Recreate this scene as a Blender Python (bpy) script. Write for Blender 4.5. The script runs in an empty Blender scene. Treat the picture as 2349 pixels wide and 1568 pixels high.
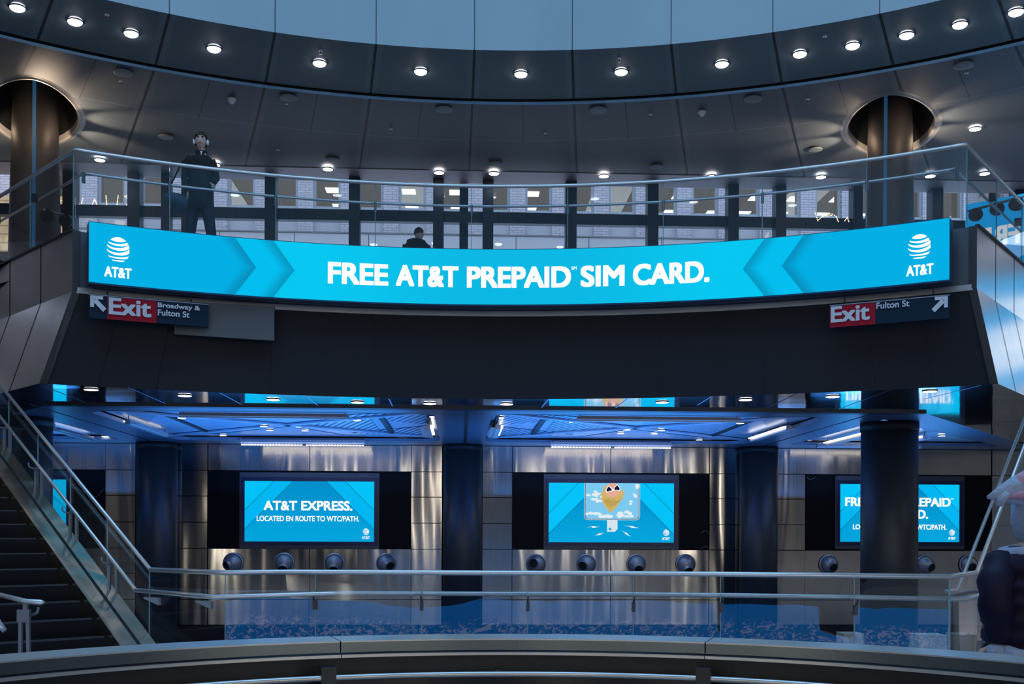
import bpy, bmesh, math, random
from mathutils import Vector, Matrix, noise
random.seed(7)
sc = bpy.context.scene
COL = sc.collection

# ---------------------------------------------------------------- camera
F = 2490.0; CX = 1174.5; H0 = 1225.0; ROLL = 0.0038; EYE = 1.4; YAW = 0.048
cam_d = bpy.data.cameras.new('camera')
cam = bpy.data.objects.new('camera', cam_d); COL.objects.link(cam)
cam_d.sensor_width = 36; cam_d.lens = 36 * F / 2349
cam_d.shift_y = (H0 - 784) / 2349
cam_d.clip_end = 300
cam.matrix_world = Matrix.Translation((0, 0, EYE)) @ Matrix.Rotation(math.pi / 2, 4, 'X') @ Matrix.Rotation(ROLL, 4, 'Z')
sc.camera = cam
# ---------------------------------------------------------------- world, lights, exposure
w = bpy.data.worlds.new('dusk_sky'); sc.world = w; w.use_nodes = True
bg = w.node_tree.nodes['Background']; bg.inputs[0].default_value = (.50, .55, .68, 1); bg.inputs[1].default_value = 3.2
sc.view_settings.view_transform = 'Standard'; sc.view_settings.look = 'None'
sc.view_settings.gamma = 1; sc.view_settings.use_curve_mapping = False
sc.view_settings.exposure = 0.0
sc.cycles.transparent_max_bounces = 32
sc.cycles.max_bounces = 8
sc.cycles.sample_clamp_indirect = 4
sc.cycles.caustics_reflective = True

def lamp(name, kind, loc, color, power, rot=(0, 0, 0), size=1, size_y=None, blend=.5, angle=1.2):
    l = bpy.data.lights.new(name, kind); l.color = color; l.energy = power
    if kind == 'AREA':
        l.size = size
        if size_y: l.shape = 'RECTANGLE'; l.size_y = size_y
    elif kind in ('POINT', 'SPOT'):
        l.shadow_soft_size = size
        if kind == 'SPOT': l.spot_size = angle; l.spot_blend = blend
    o = bpy.data.objects.new(name, l); COL.objects.link(o); o.location = loc; o.rotation_euler = rot
    return o
# daylight falling through the glass oculus far above the ring
lamp('oculus_daylight', 'AREA', (0.05, 5.5, 16.6), (.30, .62, 1.0), 1750, size=15)
# unseen warm fill added behind the camera to brighten what the steel reflects
for x in (-11, 0, 11):
    lamp('rear_hall_lamp', 'AREA', (x, -8.6, 8.6), (1.0, .80, .62), 70, size=3)  # added unseen warm fill
lamp('left_gallery_lamp', 'AREA', (-15.5, 12, 8.6), (1.0, .78, .60), 90, size=3)  # unseen fills added on both sides to light walls the cladding reflects
lamp('right_gallery_lamp', 'AREA', (15.5, 12, 8.6), (.75, .85, 1.0), 60, size=3)  # added unseen fill on the right
# unseen blue fill added below the lower hall's bays to colour its ceiling
for cu, cw in ((-9.3, 2.5), (-3.3, 5.0), (3.5, 5.0), (9.3, 2.5)):
    lamp('blue_cove_light', 'AREA', (cu - .3 - YAW * 21.8, 21.8 + YAW * cu, 2.3), (.05, .30, 1.0), 230 * cw / 5, rot=(math.pi, 0, 0), size=cw, size_y=4.5)  # added unseen blue fill
# warm uplights round the two columns, under the upper ceiling
for cx, cy in ((6.95, 20.1), (-8.65, 19.7)):
    for k in range(9):
        a = .2 + k * 2 * math.pi / 9 + (.13 if k % 2 else 0)
        d = Vector((math.cos(a) * .93, math.sin(a) * .93, .55))
        lamp('column_uplight', 'SPOT', (cx + .50 * math.cos(a), cy + .50 * math.sin(a), 8.45), (1.0, .74, .52), (120 if k % 2 else 80), rot=d.to_track_quat('-Z', 'Y').to_euler(), size=.02, angle=(.75 if k % 2 else 1.05), blend=.8)
    for a in (-.25, 2.2, 3.4, 5.0):
        lamp('column_glow', 'POINT', (cx + .62 * math.cos(a), cy + .95 * math.sin(a), 8.72), (1.0, .74, .52), 3, size=.12)

# ---------------------------------------------------------------- pixel <-> place helpers
def ray(px, py):
    u, v = px - CX, py - H0
    return (u * math.cos(ROLL) + v * math.sin(ROLL)) / F, (-u * math.sin(ROLL) + v * math.cos(ROLL)) / F
def at(px, py, h=None, D=None):
    u, v = ray(px, py)
    if D is None: D = -h / v
    return Vector((u * D, D, EYE - v * D))
def onwall(px, py, V):                      # on a plane square to the street grid, V metres away
    u, v = ray(px, py); D = V / (1 - YAW * u)
    return Vector((u * D, D, EYE - v * D))
_n = math.hypot(1, YAW); UX = Vector((1 / _n, YAW / _n, 0)); VX = Vector((-YAW / _n, 1 / _n, 0))
def grid(u, v, z): return UX * u + VX * v + Vector((0, 0, z))
def to_u(p): return p.x * UX.x + p.y * UX.y
def to_v(p): return p.x * VX.x + p.y * VX.y
def lin(c):
    return tuple(((x / 255) / 12.92 if x / 255 <= .04045 else ((x / 255 + .055) / 1.055) ** 2.4) for x in c)

# ---------------------------------------------------------------- mesh builder
class MB:
    def __init__(s): s.v = []; s.f = []; s.smooth = []
    def face(s, pts, sm=False):
        n = len(s.v); s.v += [Vector(p) for p in pts]; s.f.append(tuple(range(n, n + len(pts)))); s.smooth.append(sm); return s
    def add(s, verts, faces, sm=False):
        n = len(s.v); s.v += [Vector(p) for p in verts]
        for f in faces: s.f.append(tuple(i + n for i in f)); s.smooth.append(sm)
        return s
    def hexa(s, p):                         # 8 corners: bottom 4 (ccw), top 4
        return s.add(p, [(3, 2, 1, 0), (4, 5, 6, 7), (0, 1, 5, 4), (1, 2, 6, 5), (2, 3, 7, 6), (3, 0, 4, 7)])
    def box(s, c, size, X=Vector((1, 0, 0)), Y=Vector((0, 1, 0)), Z=Vector((0, 0, 1))):
        c = Vector(c); a, b, d = size[0] / 2, size[1] / 2, size[2] / 2
        return s.hexa([c + X * i * a + Y * j * b + Z * k * d for k in (-1, 1) for i, j in ((-1, -1), (1, -1), (1, 1), (-1, 1))])
    def gbox(s, u0, u1, v0, v1, z0, z1):    # box in grid coordinates
        return s.hexa([grid(u, v, z) for z in (z0, z1) for u, v in ((u0, v0), (u1, v0), (u1, v1), (u0, v1))])
    def tube(s, pts, r, n=10, closed=False, caps=True, ry=None):
        pts = [Vector(p) for p in pts]; m = len(pts)
        rs = r if isinstance(r, (list, tuple)) else [r] * m
        base = len(s.v); up0 = None
        for i, p in enumerate(pts):
            if closed: t = pts[(i + 1) % m] - pts[i - 1]
            else: t = (pts[min(i + 1, m - 1)] - pts[max(i - 1, 0)])
            t = t.normalized() if t.length > 1e-9 else Vector((0, 0, 1))
            up = Vector((0, 0, 1)) if abs(t.z) < .93 else Vector((0, 1, 0))
            if up0 is not None and abs(t.dot(up0)) < .95: up = up0
            a = t.cross(up).normalized(); b = a.cross(t).normalized(); up0 = b
            for k in range(n):
                q = 2 * math.pi * k / n
                s.v.append(p + a * math.cos(q) * rs[i] + b * math.sin(q) * rs[i] * (ry or 1))
        for i in range(m if closed else m - 1):
            for k in range(n):
                j = (i + 1) % m
                s.f.append((base + i * n + k, base + i * n + (k + 1) % n, base + j * n + (k + 1) % n, base + j * n + k)); s.smooth.append(True)
        if caps and not closed:
            s.f.append(tuple(base + k for k in range(n))[::-1]); s.smooth.append(False)
            s.f.append(tuple(base + (m - 1) * n + k for k in range(n))); s.smooth.append(False)
        return s
    def loft(s, rings, n=20, caps=True, pw=2.0):        # rings (cx, cy, z, rx, ry)
        base = len(s.v)
        for (cx, cy, z, rx, ry) in rings:
            for k in range(n):
                q = 2 * math.pi * k / n; c, d = math.cos(q), math.sin(q)
                s.v.append(Vector((cx + rx * math.copysign(abs(c) ** (2 / pw), c), cy + ry * math.copysign(abs(d) ** (2 / pw), d), z)))
        for i in range(len(rings) - 1):
            for k in range(n):
                s.f.append((base + i * n + k, base + i * n + (k + 1) % n, base + (i + 1) * n + (k + 1) % n, base + (i + 1) * n + k)); s.smooth.append(True)
        if caps:
            s.f.append(tuple(base + k for k in range(n))[::-1]); s.smooth.append(True)
            s.f.append(tuple(base + (len(rings) - 1) * n + k for k in range(n))); s.smooth.append(True)
        return s
    def cyl(s, c, r, z0, z1, n=24, r1=None):
        return s.loft([(c[0], c[1], z0, r, r), (c[0], c[1], z1, r1 or r, r1 or r)], n)
    def sphere(s, c, r, n=16, m=10, sx=1, sy=1, sz=1):
        return s.loft([(c[0], c[1], c[2] - r * sz * math.cos(math.pi * i / m), max(1e-4, r * sx * math.sin(math.pi * i / m)), max(1e-4, r * sy * math.sin(math.pi * i / m))) for i in range(m + 1)], n)
    def xf(s, M):
        s.v = [M @ p for p in s.v]; return s
    def mesh(s, name):
        me = bpy.data.meshes.new(name); me.from_pydata([tuple(p) for p in s.v], [], s.f)
        me.polygons.foreach_set('use_smooth', s.smooth); me.update(); return me
    def build(s, name, mat, parent=None, bevel=0, fix=True, local=None):
        # local: Vector origin; vertices are moved so that the object's origin stands there
        if local is not None: s.v = [p - local for p in s.v]
        me = s.mesh(name)
        if fix:
            bm = bmesh.new(); bm.from_mesh(me); bmesh.ops.recalc_face_normals(bm, faces=bm.faces[:]); bm.to_mesh(me); bm.free()
        me.materials.append(mat)
        o = bpy.data.objects.new(name, me); COL.objects.link(o)
        if parent: o.parent = parent
        if local is not None: o.location = local
        if bevel:
            b = o.modifiers.new('bevel', 'BEVEL'); b.width = bevel; b.segments = 2; b.limit_method = 'ANGLE'
        return o

def tag(o, label=None, cat=None, group=None, kind=None):
    if label: o['label'] = label
    if cat: o['category'] = cat
    if group: o['group'] = group
    if kind: o['kind'] = kind
    return o
def empty(name, loc=(0, 0, 0), label=None, cat=None, group=None, rz=0):
    o = bpy.data.objects.new(name, None); COL.objects.link(o); o.location = loc; o.rotation_euler = (0, 0, rz)
    o.empty_display_size = .1
    return tag(o, label, cat, group)
def struct(o, label=None): 
    o['kind'] = 'structure'
    if label: o['label'] = label
    return o
def copy_tree(o, parent=None):
    c = o.copy(); COL.objects.link(c); c.parent = parent
    for ch in [x for x in bpy.data.objects if x.parent == o]: copy_tree(ch, c)
    return c
ORD = ['first', 'second', 'third', 'fourth', 'fifth', 'sixth', 'seventh', 'eighth', 'ninth', 'tenth', 'eleventh', 'twelfth', 'thirteenth', 'fourteenth', 'fifteenth', 'sixteenth', 'seventeenth', 'eighteenth', 'nineteenth', 'twentieth']
def nth(i, n):
    if i == 0: return 'leftmost'
    if i == n - 1: return 'rightmost'
    return ORD[i] + ' from the left' if i <= n // 2 else ORD[n - 1 - i] + ' from the right'

# ---------------------------------------------------------------- node expressions and materials
class E:
    nt = None
    def __init__(s, k): s.k = k
    def _op(op, *a):
        n = E.nt.nodes.new('ShaderNodeMath'); n.operation = op
        for i, x in enumerate(a):
            if isinstance(x, E): E.nt.links.new(x.k, n.inputs[i])
            else: n.inputs[i].default_value = float(x)
        return E(n.outputs[0])
    def __add__(s, o): return E._op('ADD', s, o)
    __radd__ = __add__
    def __sub__(s, o): return E._op('SUBTRACT', s, o)
    def __rsub__(s, o): return E._op('SUBTRACT', o, s)
    def __mul__(s, o): return E._op('MULTIPLY', s, o)
    __rmul__ = __mul__
    def __truediv__(s, o): return E._op('DIVIDE', s, o)
    def __lt__(s, o): return E._op('LESS_THAN', s, o)
    def __gt__(s, o): return E._op('GREATER_THAN', s, o)
def fn(op, *a): return E._op(op, *a)
def ramp01(x, a, b):                        # smooth 0..1 between a and b
    t = fn('MINIMUM', fn('MAXIMUM', (x - a) / (b - a), 0), 1)
    return t * t * (3 - 2 * t)
def mixc(fac, a, b):
    n = E.nt.nodes.new('ShaderNodeMix'); n.data_type = 'RGBA'
    if isinstance(fac, E): E.nt.links.new(fac.k, n.inputs[0])
    else: n.inputs[0].default_value = fac
    for i, x in ((6, a), (7, b)):
        if isinstance(x, tuple): n.inputs[i].default_value = (*x, 1)
        else: E.nt.links.new(x, n.inputs[i])
    return n.outputs[2]
def newmat(name):
    m = bpy.data.materials.new(name); m.use_nodes = True; E.nt = m.node_tree
    p = m.node_tree.nodes['Principled BSDF']; return m, m.node_tree, p
def coord(kind='Object'):
    tc = E.nt.nodes.new('ShaderNodeTexCoord'); sp = E.nt.nodes.new('ShaderNodeSeparateXYZ')
    E.nt.links.new(tc.outputs[kind], sp.inputs[0]); return tc.outputs[kind], E(sp.outputs[0]), E(sp.outputs[1]), E(sp.outputs[2])
def noise_node(vec, scale, mapscale=(1, 1, 1), detail=2, dist=0):
    mp = E.nt.nodes.new('ShaderNodeMapping'); mp.inputs['Scale'].default_value = mapscale
    E.nt.links.new(vec, mp.inputs[0])
    n = E.nt.nodes.new('ShaderNodeTexNoise'); n.inputs['Scale'].default_value = scale; n.inputs['Detail'].default_value = detail
    n.inputs['Distortion'].default_value = dist
    E.nt.links.new(mp.outputs[0], n.inputs['Vector']); return E(n.outputs['Fac'])
def bump(p, hgt, strength, dist=.02):
    b = E.nt.nodes.new('ShaderNodeBump'); b.inputs['Strength'].default_value = strength; b.inputs['Distance'].default_value = dist
    E.nt.links.new(hgt.k, b.inputs['Height']); E.nt.links.new(b.outputs[0], p.inputs['Normal'])
def pbr(name, col, rough=.5, metal=0.0, var=.08, nscale=6, bmp=0.0, spec=.5):
    m, nt, p = newmat(name)
    vec, x, y, z = coord()
    nz = noise_node(vec, nscale, detail=3)
    a = tuple(max(0, c * (1 - var)) for c in col); b = tuple(min(1, c * (1 + var)) for c in col)
    nt.links.new(mixc(nz, a, b), p.inputs['Base Color'])
    p.inputs['Roughness'].default_value = rough; p.inputs['Metallic'].default_value = metal
    p.inputs['Specular IOR Level'].default_value = spec
    if bmp: bump(p, nz, bmp)
    return m
def emis(name, col, strength=1.0):
    m, nt, p = newmat(name)
    p.inputs['Base Color'].default_value = (0, 0, 0, 1); p.inputs['Specular IOR Level'].default_value = .1
    p.inputs['Emission Color'].default_value = (*col, 1); p.inputs['Emission Strength'].default_value = strength
    return m
def brushed(name, col, rough=.28, wave=.35, sx=(1.1, 1.1, .22), aniso=.0, wscale=1.3, fine=.05):
    m, nt, p = newmat(name)
    vec, x, y, z = coord()
    big = noise_node(vec, wscale, sx, 1.0, .3)
    fin = noise_node(vec, 60, (1, 1, .02), 2)
    stain = noise_node(vec, 1.7, (1, 1, .6), 3)
    a = tuple(c * .86 for c in col); b = tuple(min(1, c * 1.1) for c in col)
    nt.links.new(mixc(stain, a, b), p.inputs['Base Color'])
    p.inputs['Metallic'].default_value = 1; 
    nt.links.new((rough + (fin - .5) * .12).k, p.inputs['Roughness'])
    bump(p, big * 1.0 + fin * fine * .02, wave, .12)
    if aniso:
        tg = nt.nodes.new('ShaderNodeTangent'); tg.direction_type = 'RADIAL'; tg.axis = 'Z'
        p.inputs['Anisotropic'].default_value = aniso; p.inputs['Anisotropic Rotation'].default_value = .25; nt.links.new(tg.outputs[0], p.inputs['Tangent'])
    return m
def glassmat(name, tint=(.93, .97, .98), gain=1.0, wave=0.0, base=0.0):
    m = bpy.data.materials.new(name); m.use_nodes = True; nt = m.node_tree; E.nt = nt; nt.nodes.clear()
    out = nt.nodes.new('ShaderNodeOutputMaterial'); mx = nt.nodes.new('ShaderNodeMixShader')
    tr = nt.nodes.new('ShaderNodeBsdfTransparent'); tr.inputs[0].default_value = (*tint, 1)
    gl = nt.nodes.new('ShaderNodeBsdfGlossy'); gl.inputs['Roughness'].default_value = .0
    fr = nt.nodes.new('ShaderNodeFresnel'); fr.inputs[0].default_value = 1.5
    # same reflection on both faces of a pane
    geo = nt.nodes.new('ShaderNodeNewGeometry')
    vt = nt.nodes.new('ShaderNodeVectorMath'); vt.operation = 'DOT_PRODUCT'
    nt.links.new(geo.outputs['Incoming'], vt.inputs[0]); nt.links.new(geo.outputs['Normal'], vt.inputs[1])
    c = fn('ABSOLUTE', E(vt.outputs['Value']))
    f = fn('MINIMUM', .04 * gain + base + (1 - .04 * gain) * fn('POWER', 1 - c, 5), 1)
    nt.links.new(f.k, mx.inputs[0]); nt.links.new(tr.outputs[0], mx.inputs[1]); nt.links.new(gl.outputs[0], mx.inputs[2])
    if wave:
        vec, x, y, z = coord(); nz = noise_node(vec, .9, (1, 1, .5), 1.5, .4)
        b = nt.nodes.new('ShaderNodeBump'); b.inputs['Strength'].default_value = wave; b.inputs['Distance'].default_value = .05
        nt.links.new(nz.k, b.inputs['Height']); nt.links.new(b.outputs[0], gl.inputs['Normal'])
    nt.links.new(mx.outputs[0], out.inputs[0]); return m

M = {}
M['steel'] = brushed('brushed_stainless_wall', (.44, .42, .40), .13, .24, (1, 1, .10), aniso=.88, wscale=1.5, fine=0)
M['steel_col'] = pbr('satin_column_steel', (.075, .078, .085), .42, .6, .1, 1.0)
M['steel_side'] = brushed('polished_stainless_cladding', (.62, .60, .60), .24, .05, (1, 1, .8), wscale=.9, fine=0)
M['mirror'] = brushed('mirror_polished_soffit', (.78, .80, .84), .06, .06, (1, 1, 1), wscale=.8, fine=0)
M['rail'] = pbr('satin_handrail_steel', (.68, .68, .68), .32, .75, .05, 20)
M['dark_metal'] = pbr('dark_bronze_metal', (.055, .058, .065), .45, .5, .12, 8)
M['black'] = pbr('black_gap', (.004, .004, .005), .6, 0, .1)
M['gloss_black'] = pbr('black_glass', (.004, .005, .008), .35, 0, .1, spec=.1)
M['grey_metal'] = pbr('grey_painted_metal', (.16, .17, .18), .45, .3, .08)
M['post'] = pbr('painted_steel_post', (.20, .22, .24), .4, .6, .08)
M['fascia'] = pbr('dark_fascia_panel', (.017, .020, .030), .5, .1, .12, 1.2, spec=.25)
M['hall_beam'] = pbr('painted_hall_beam', (.13, .17, .24), .35, .3, .08, 1.5)
M['coffer'] = pbr('painted_coffer_panel', (.36, .44, .55), .34, .35, .08, 2)
M['housing'] = pbr('lamp_housing', (.5, .5, .52), .35, .6, .05)
M['floor'] = pbr('grey_terrazzo', (.30, .31, .33), .3, 0, .25, 30)
M['white'] = pbr('white_plastic', (.75, .76, .78), .4, 0, .03)
M['speaker'] = pbr('perforated_speaker_cover', (.19, .22, .25), .6, .2, .2, 40)
M['drum'] = pbr('pale_drum_panel', (.62, .66, .70), .6, 0, .05, 1.0)
M['lamp'] = emis('downlight_lens', (1, .94, .93), 15)
M['lamp_hall'] = emis('hall_downlight_lens', (1, .90, .86), 10)
M['tube'] = emis('linear_lamp_tube', (1, .93, .86), 5)
M['glass'] = glassmat('clear_balustrade_glass', (.90, .94, .96), 1.1)
M['glass_mid'] = glassmat('concourse_railing_glass', (.93, .96, .97), 2.2, .30)
M['glass_win'] = glassmat('window_glass', (.88, .92, .95), 1.0)
M['glass_edge'] = pbr('green_glass_edge', (.20, .34, .38), .2, 0, .1)
M['mullion'] = pbr('blue_grey_mullion', (.030, .045, .070), .4, .4, .1)
M['white_emit'] = emis('screen_white', (1, 1, 1), 1.0)
M['txt_sign'] = pbr('sign_lettering_white', (.75, .75, .82), .5, 0, .02)
M['sign_black'] = pbr('sign_enamel_black', (.010, .026, .050), .6, 0, .1, spec=.15)
M['sign_red'] = pbr('sign_enamel_red', (.42, .012, .03), .6, 0, .05, spec=.15)
# ================================================================ geometry of the place
RC = Vector((0.05, 5.47, 0)); RI, RN = 12.02, 13.5      # ring ceiling: inner edge, shadow gap
ZI, ZC = EYE + 7.79, EYE + 7.6                          # ring edge height, flat ceiling height
ZU = EYE + 4.2                                          # upper floor level
ZS = EYE + 2.07                                         # soffit of the lower hall
VW, VB = 23.4, 25.5                                     # upper window wall, lower hall back wall
PHI0 = .0086; STEP = math.radians(7.5)
def ringpt(r, a, z): return Vector((RC.x + r * math.sin(a), RC.y + r * math.cos(a), z))

# ---- ring ceiling material: radial seams drawn as grooves
def ceil_mat(name, col, half=False, ring=None, rough=.62, metal=.1):
    m, nt, p = newmat(name)
    vec, x, y, z = coord()
    dx, dy = x - RC.x, y - RC.y
    r = fn('SQRT', dx * dx + dy * dy)
    a = fn('ARCTAN2', dx, dy) - PHI0
    q = fn('FRACT', a / STEP + 100.0)                   # seams at q=.5
    d = fn('ABSOLUTE', q - .5) * STEP * r
    seam = d < .022
    if half:
        d2 = fn('MINIMUM', q, 1 - q) * STEP * r
        seam = fn('MAXIMUM', seam, (d2 < .009) * (r < 15.5) * .8)
    nz = noise_node(vec, .8, detail=3)
    c = mixc(nz, tuple(k * .85 for k in col), tuple(k * 1.12 for k in col))
    edge = (d < .11) * .35
    c = mixc(edge, c, tuple(min(1, k * 1.5) for k in col))
    if ring:
        c = mixc((fn('ABSOLUTE', r - ring) < .012) * .6, c, tuple(min(1, k * 2.5) for k in col))
    c = mixc(seam, c, tuple(k * .12 for k in col))
    nt.links.new(c, p.inputs['Base Color']); p.inputs['Roughness'].default_value = rough; p.inputs['Metallic'].default_value = metal
    return m
M['band'] = ceil_mat('ring_ceiling_panel', (.115, .165, .20))
M['ceil'] = ceil_mat('gallery_ceiling_panel', (.095, .12, .145), True, 15.45)
M['ceil_far'] = pbr('pale_bulkhead_panel', (.20, .19, .23), .5, .2, .08, 1)

# ---- drum wall above the oculus edge
def drum_mat():
    m, nt, p = newmat('pale_blue_drum')
    vec, x, y, z = coord()
    a = fn('ARCTAN2', x - RC.x, y - RC.y) - PHI0
    q = fn('FRACT', a / STEP + 100.0); d = fn('ABSOLUTE', q - .5) * STEP * RI
    nz = noise_node(vec, .7, (1, 1, .5), 3)
    c = mixc(nz, (.36, .46, .52), (.48, .59, .65))
    c = mixc(d < .008, c, (.06, .08, .1))
    nt.links.new(c, p.inputs['Base Color']); p.inputs['Roughness'].default_value = .55; return m
M['drum'] = drum_mat()
b = MB(); NS = 192
for i in range(NS):
    a0, a1 = 2 * math.pi * i / NS, 2 * math.pi * (i + 1) / NS
    b.face([ringpt(RI, a0, ZI), ringpt(RI, a1, ZI), ringpt(RI, a1, 17), ringpt(RI, a0, 17)], True)
    b.face([ringpt(RI + .4, a0, ZI + .3), ringpt(RI + .4, a1, ZI + .3), ringpt(RI + .4, a1, 17), ringpt(RI + .4, a0, 17)], True)
struct(b.build('wall_upper_drum', M['drum'], fix=False), 'pale blue cylindrical drum wall above the ring ceiling')
b = MB(); b.loft([(RC.x, RC.y, 17, RI + .4, RI + .4), (RC.x, RC.y, 17.2, RI + .4, RI + .4)], 96)
struct(b.build('ceiling_oculus', M['grey_metal']))
b = MB()
for i in range(NS):
    a0, a1 = 2 * math.pi * i / NS, 2 * math.pi * (i + 1) / NS
    P = [ringpt(RI - .0, a0, ZI), ringpt(RI, a1, ZI), ringpt(RN, a1, ZC), ringpt(RN, a0, ZC)]
    b.face(P, True)
    b.face([ringpt(RN, a0, ZC), ringpt(RN, a1, ZC), ringpt(RN, a1, ZC + .12), ringpt(RN, a0, ZC + .12)], True)
struct(b.build('ceiling_ring', M['band'], fix=False), 'sloping dark ring of ceiling panels round the oculus')
# shadow gap, and a lip with blue daylight put into its colour
b = MB(); lp = MB()
for i in range(NS):
    a0, a1 = 2 * math.pi * i / NS, 2 * math.pi * (i + 1) / NS
    b.face([ringpt(RN, a0, ZC + .1), ringpt(RN, a1, ZC + .1), ringpt(RN + .12, a1, ZC + .1), ringpt(RN + .12, a0, ZC + .1)])
    b.face([ringpt(RN + .11, a0, ZC + .1), ringpt(RN + .11, a1, ZC + .1), ringpt(RN + .11, a1, ZC - .01), ringpt(RN + .11, a0, ZC - .01)])
    lp.face([ringpt(RN + .10, a0, ZC - .008), ringpt(RN + .10, a1, ZC - .008), ringpt(RN + .10, a1, ZC - .045), ringpt(RN + .10, a0, ZC - .045)])
    lp.face([ringpt(RN + .10, a0, ZC - .045), ringpt(RN + .10, a1, ZC - .045), ringpt(RN + .13, a1, ZC - .045), ringpt(RN + .13, a0, ZC - .045)])
struct(b.build('trim_1', M['black'], fix=False), 'black shadow gap round the ring ceiling')
struct(lp.build('trim_2', pbr('pale_lip', (.14, .36, .62), .45, 0), fix=False), 'metal lip coloured as if lit blue, along the shadow gap')
ZC2 = ZC - .02

# ---- flat gallery ceiling with two column openings (filled 2D curve)
HOLES = [(7.0, 20.15, .78, 1.62, .36), (-8.72, 19.7, .78, 1.72, -.41)]
def superell(cx, cy, a, bb, rot=0, n=48, pw=1.75):
    out = []
    for k in range(n):
        q = 2 * math.pi * k / n; c, s_ = math.cos(q), math.sin(q)
        ex, ey = a * math.copysign(abs(c) ** (2 / pw), c), bb * math.copysign(abs(s_) ** (2 / pw), s_)
        out.append((cx + ex * math.cos(rot) + ey * math.sin(rot), cy - ex * math.sin(rot) + ey * math.cos(rot)))
    return out
def filled(loops, z):
    cu = bpy.data.curves.new('tmp', 'CURVE'); cu.dimensions = '2D'; cu.fill_mode = 'FRONT'
    for L in loops:
        sp = cu.splines.new('POLY'); sp.points.add(len(L) - 1); sp.use_cyclic_u = True
        for i, (x, y) in enumerate(L): sp.points[i].co = (x, y, 0, 1)
    o = bpy.data.objects.new('tmp', cu); COL.objects.link(o)
    me = bpy.data.meshes.new_from_object(o); bpy.data.objects.remove(o)
    vs = [Vector((v.co.x, v.co.y, z)) for v in me.vertices]; fs = [tuple(p.vertices) for p in me.polygons]
    return vs, fs
outer = [(-19, -13), (19, -13)] + [tuple(grid(u, VW - .75, 0).to_2d()) for u in (19, -19)]
inner = [(RC.x + (RN + .13) * math.sin(2 * math.pi * i / NS), RC.y + (RN + .13) * math.cos(2 * math.pi * i / NS)) for i in range(NS)]
vs, fs = filled([outer, inner] + [superell(*h_) for h_ in HOLES], ZC2)
struct(MB().add(vs, fs).build('ceiling_gallery', M['ceil'], fix=False), 'dark flat gallery ceiling with radial seams')
b = MB(); b.gbox(-19, 19, VW - .75, VW + .06, ZC2 - .015, ZC2 + .3)
struct(b.build('ceiling_bulkhead', M['ceil_far']), 'paler purplish ceiling strip along the street windows')
# flared lips round the column openings
M['lip'] = pbr('rolled_lip_panel', (.26, .25, .24), .42, .2, .06, 2)
for i, (cx, cy, a, bb, ro) in enumerate(HOLES):
    b = MB(); prof = [(1.14, 0), (1.08, -.012), (1.03, -.03), (1.0, -.03), (.975, 0), (.965, .10)]
    L = [[Vector((x, y, ZC2 + dz)) for x, y in superell(cx, cy, a * s_, bb * (1 + (s_ - 1) * .55), ro, 64)] for s_, dz in prof]
    for j in range(len(L) - 1):
        for k in range(64): b.face([L[j][k], L[j][(k + 1) % 64], L[j + 1][(k + 1) % 64], L[j + 1][k]], True)
    bm_ = b.build(f'trim_{3 + i}', M['lip'], fix=False); struct(bm_, ('right' if i == 0 else 'left') + ' oval opening with a warm lit rolled lip round the column')
    c = MB(); LL = superell(cx, cy, a * .97, bb * .985, ro, 64)
    for k in range(64): c.face([(*LL[k], ZC2 + .05), (*LL[(k + 1) % 64], ZC2 + .05), (*LL[(k + 1) % 64], ZC2 + 1.2), (*LL[k], ZC2 + 1.2)])
    c.face([(x, y, ZC2 + 1.2) for x, y in LL])
    c.build('dark_void', M['black'], bm_)

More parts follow.
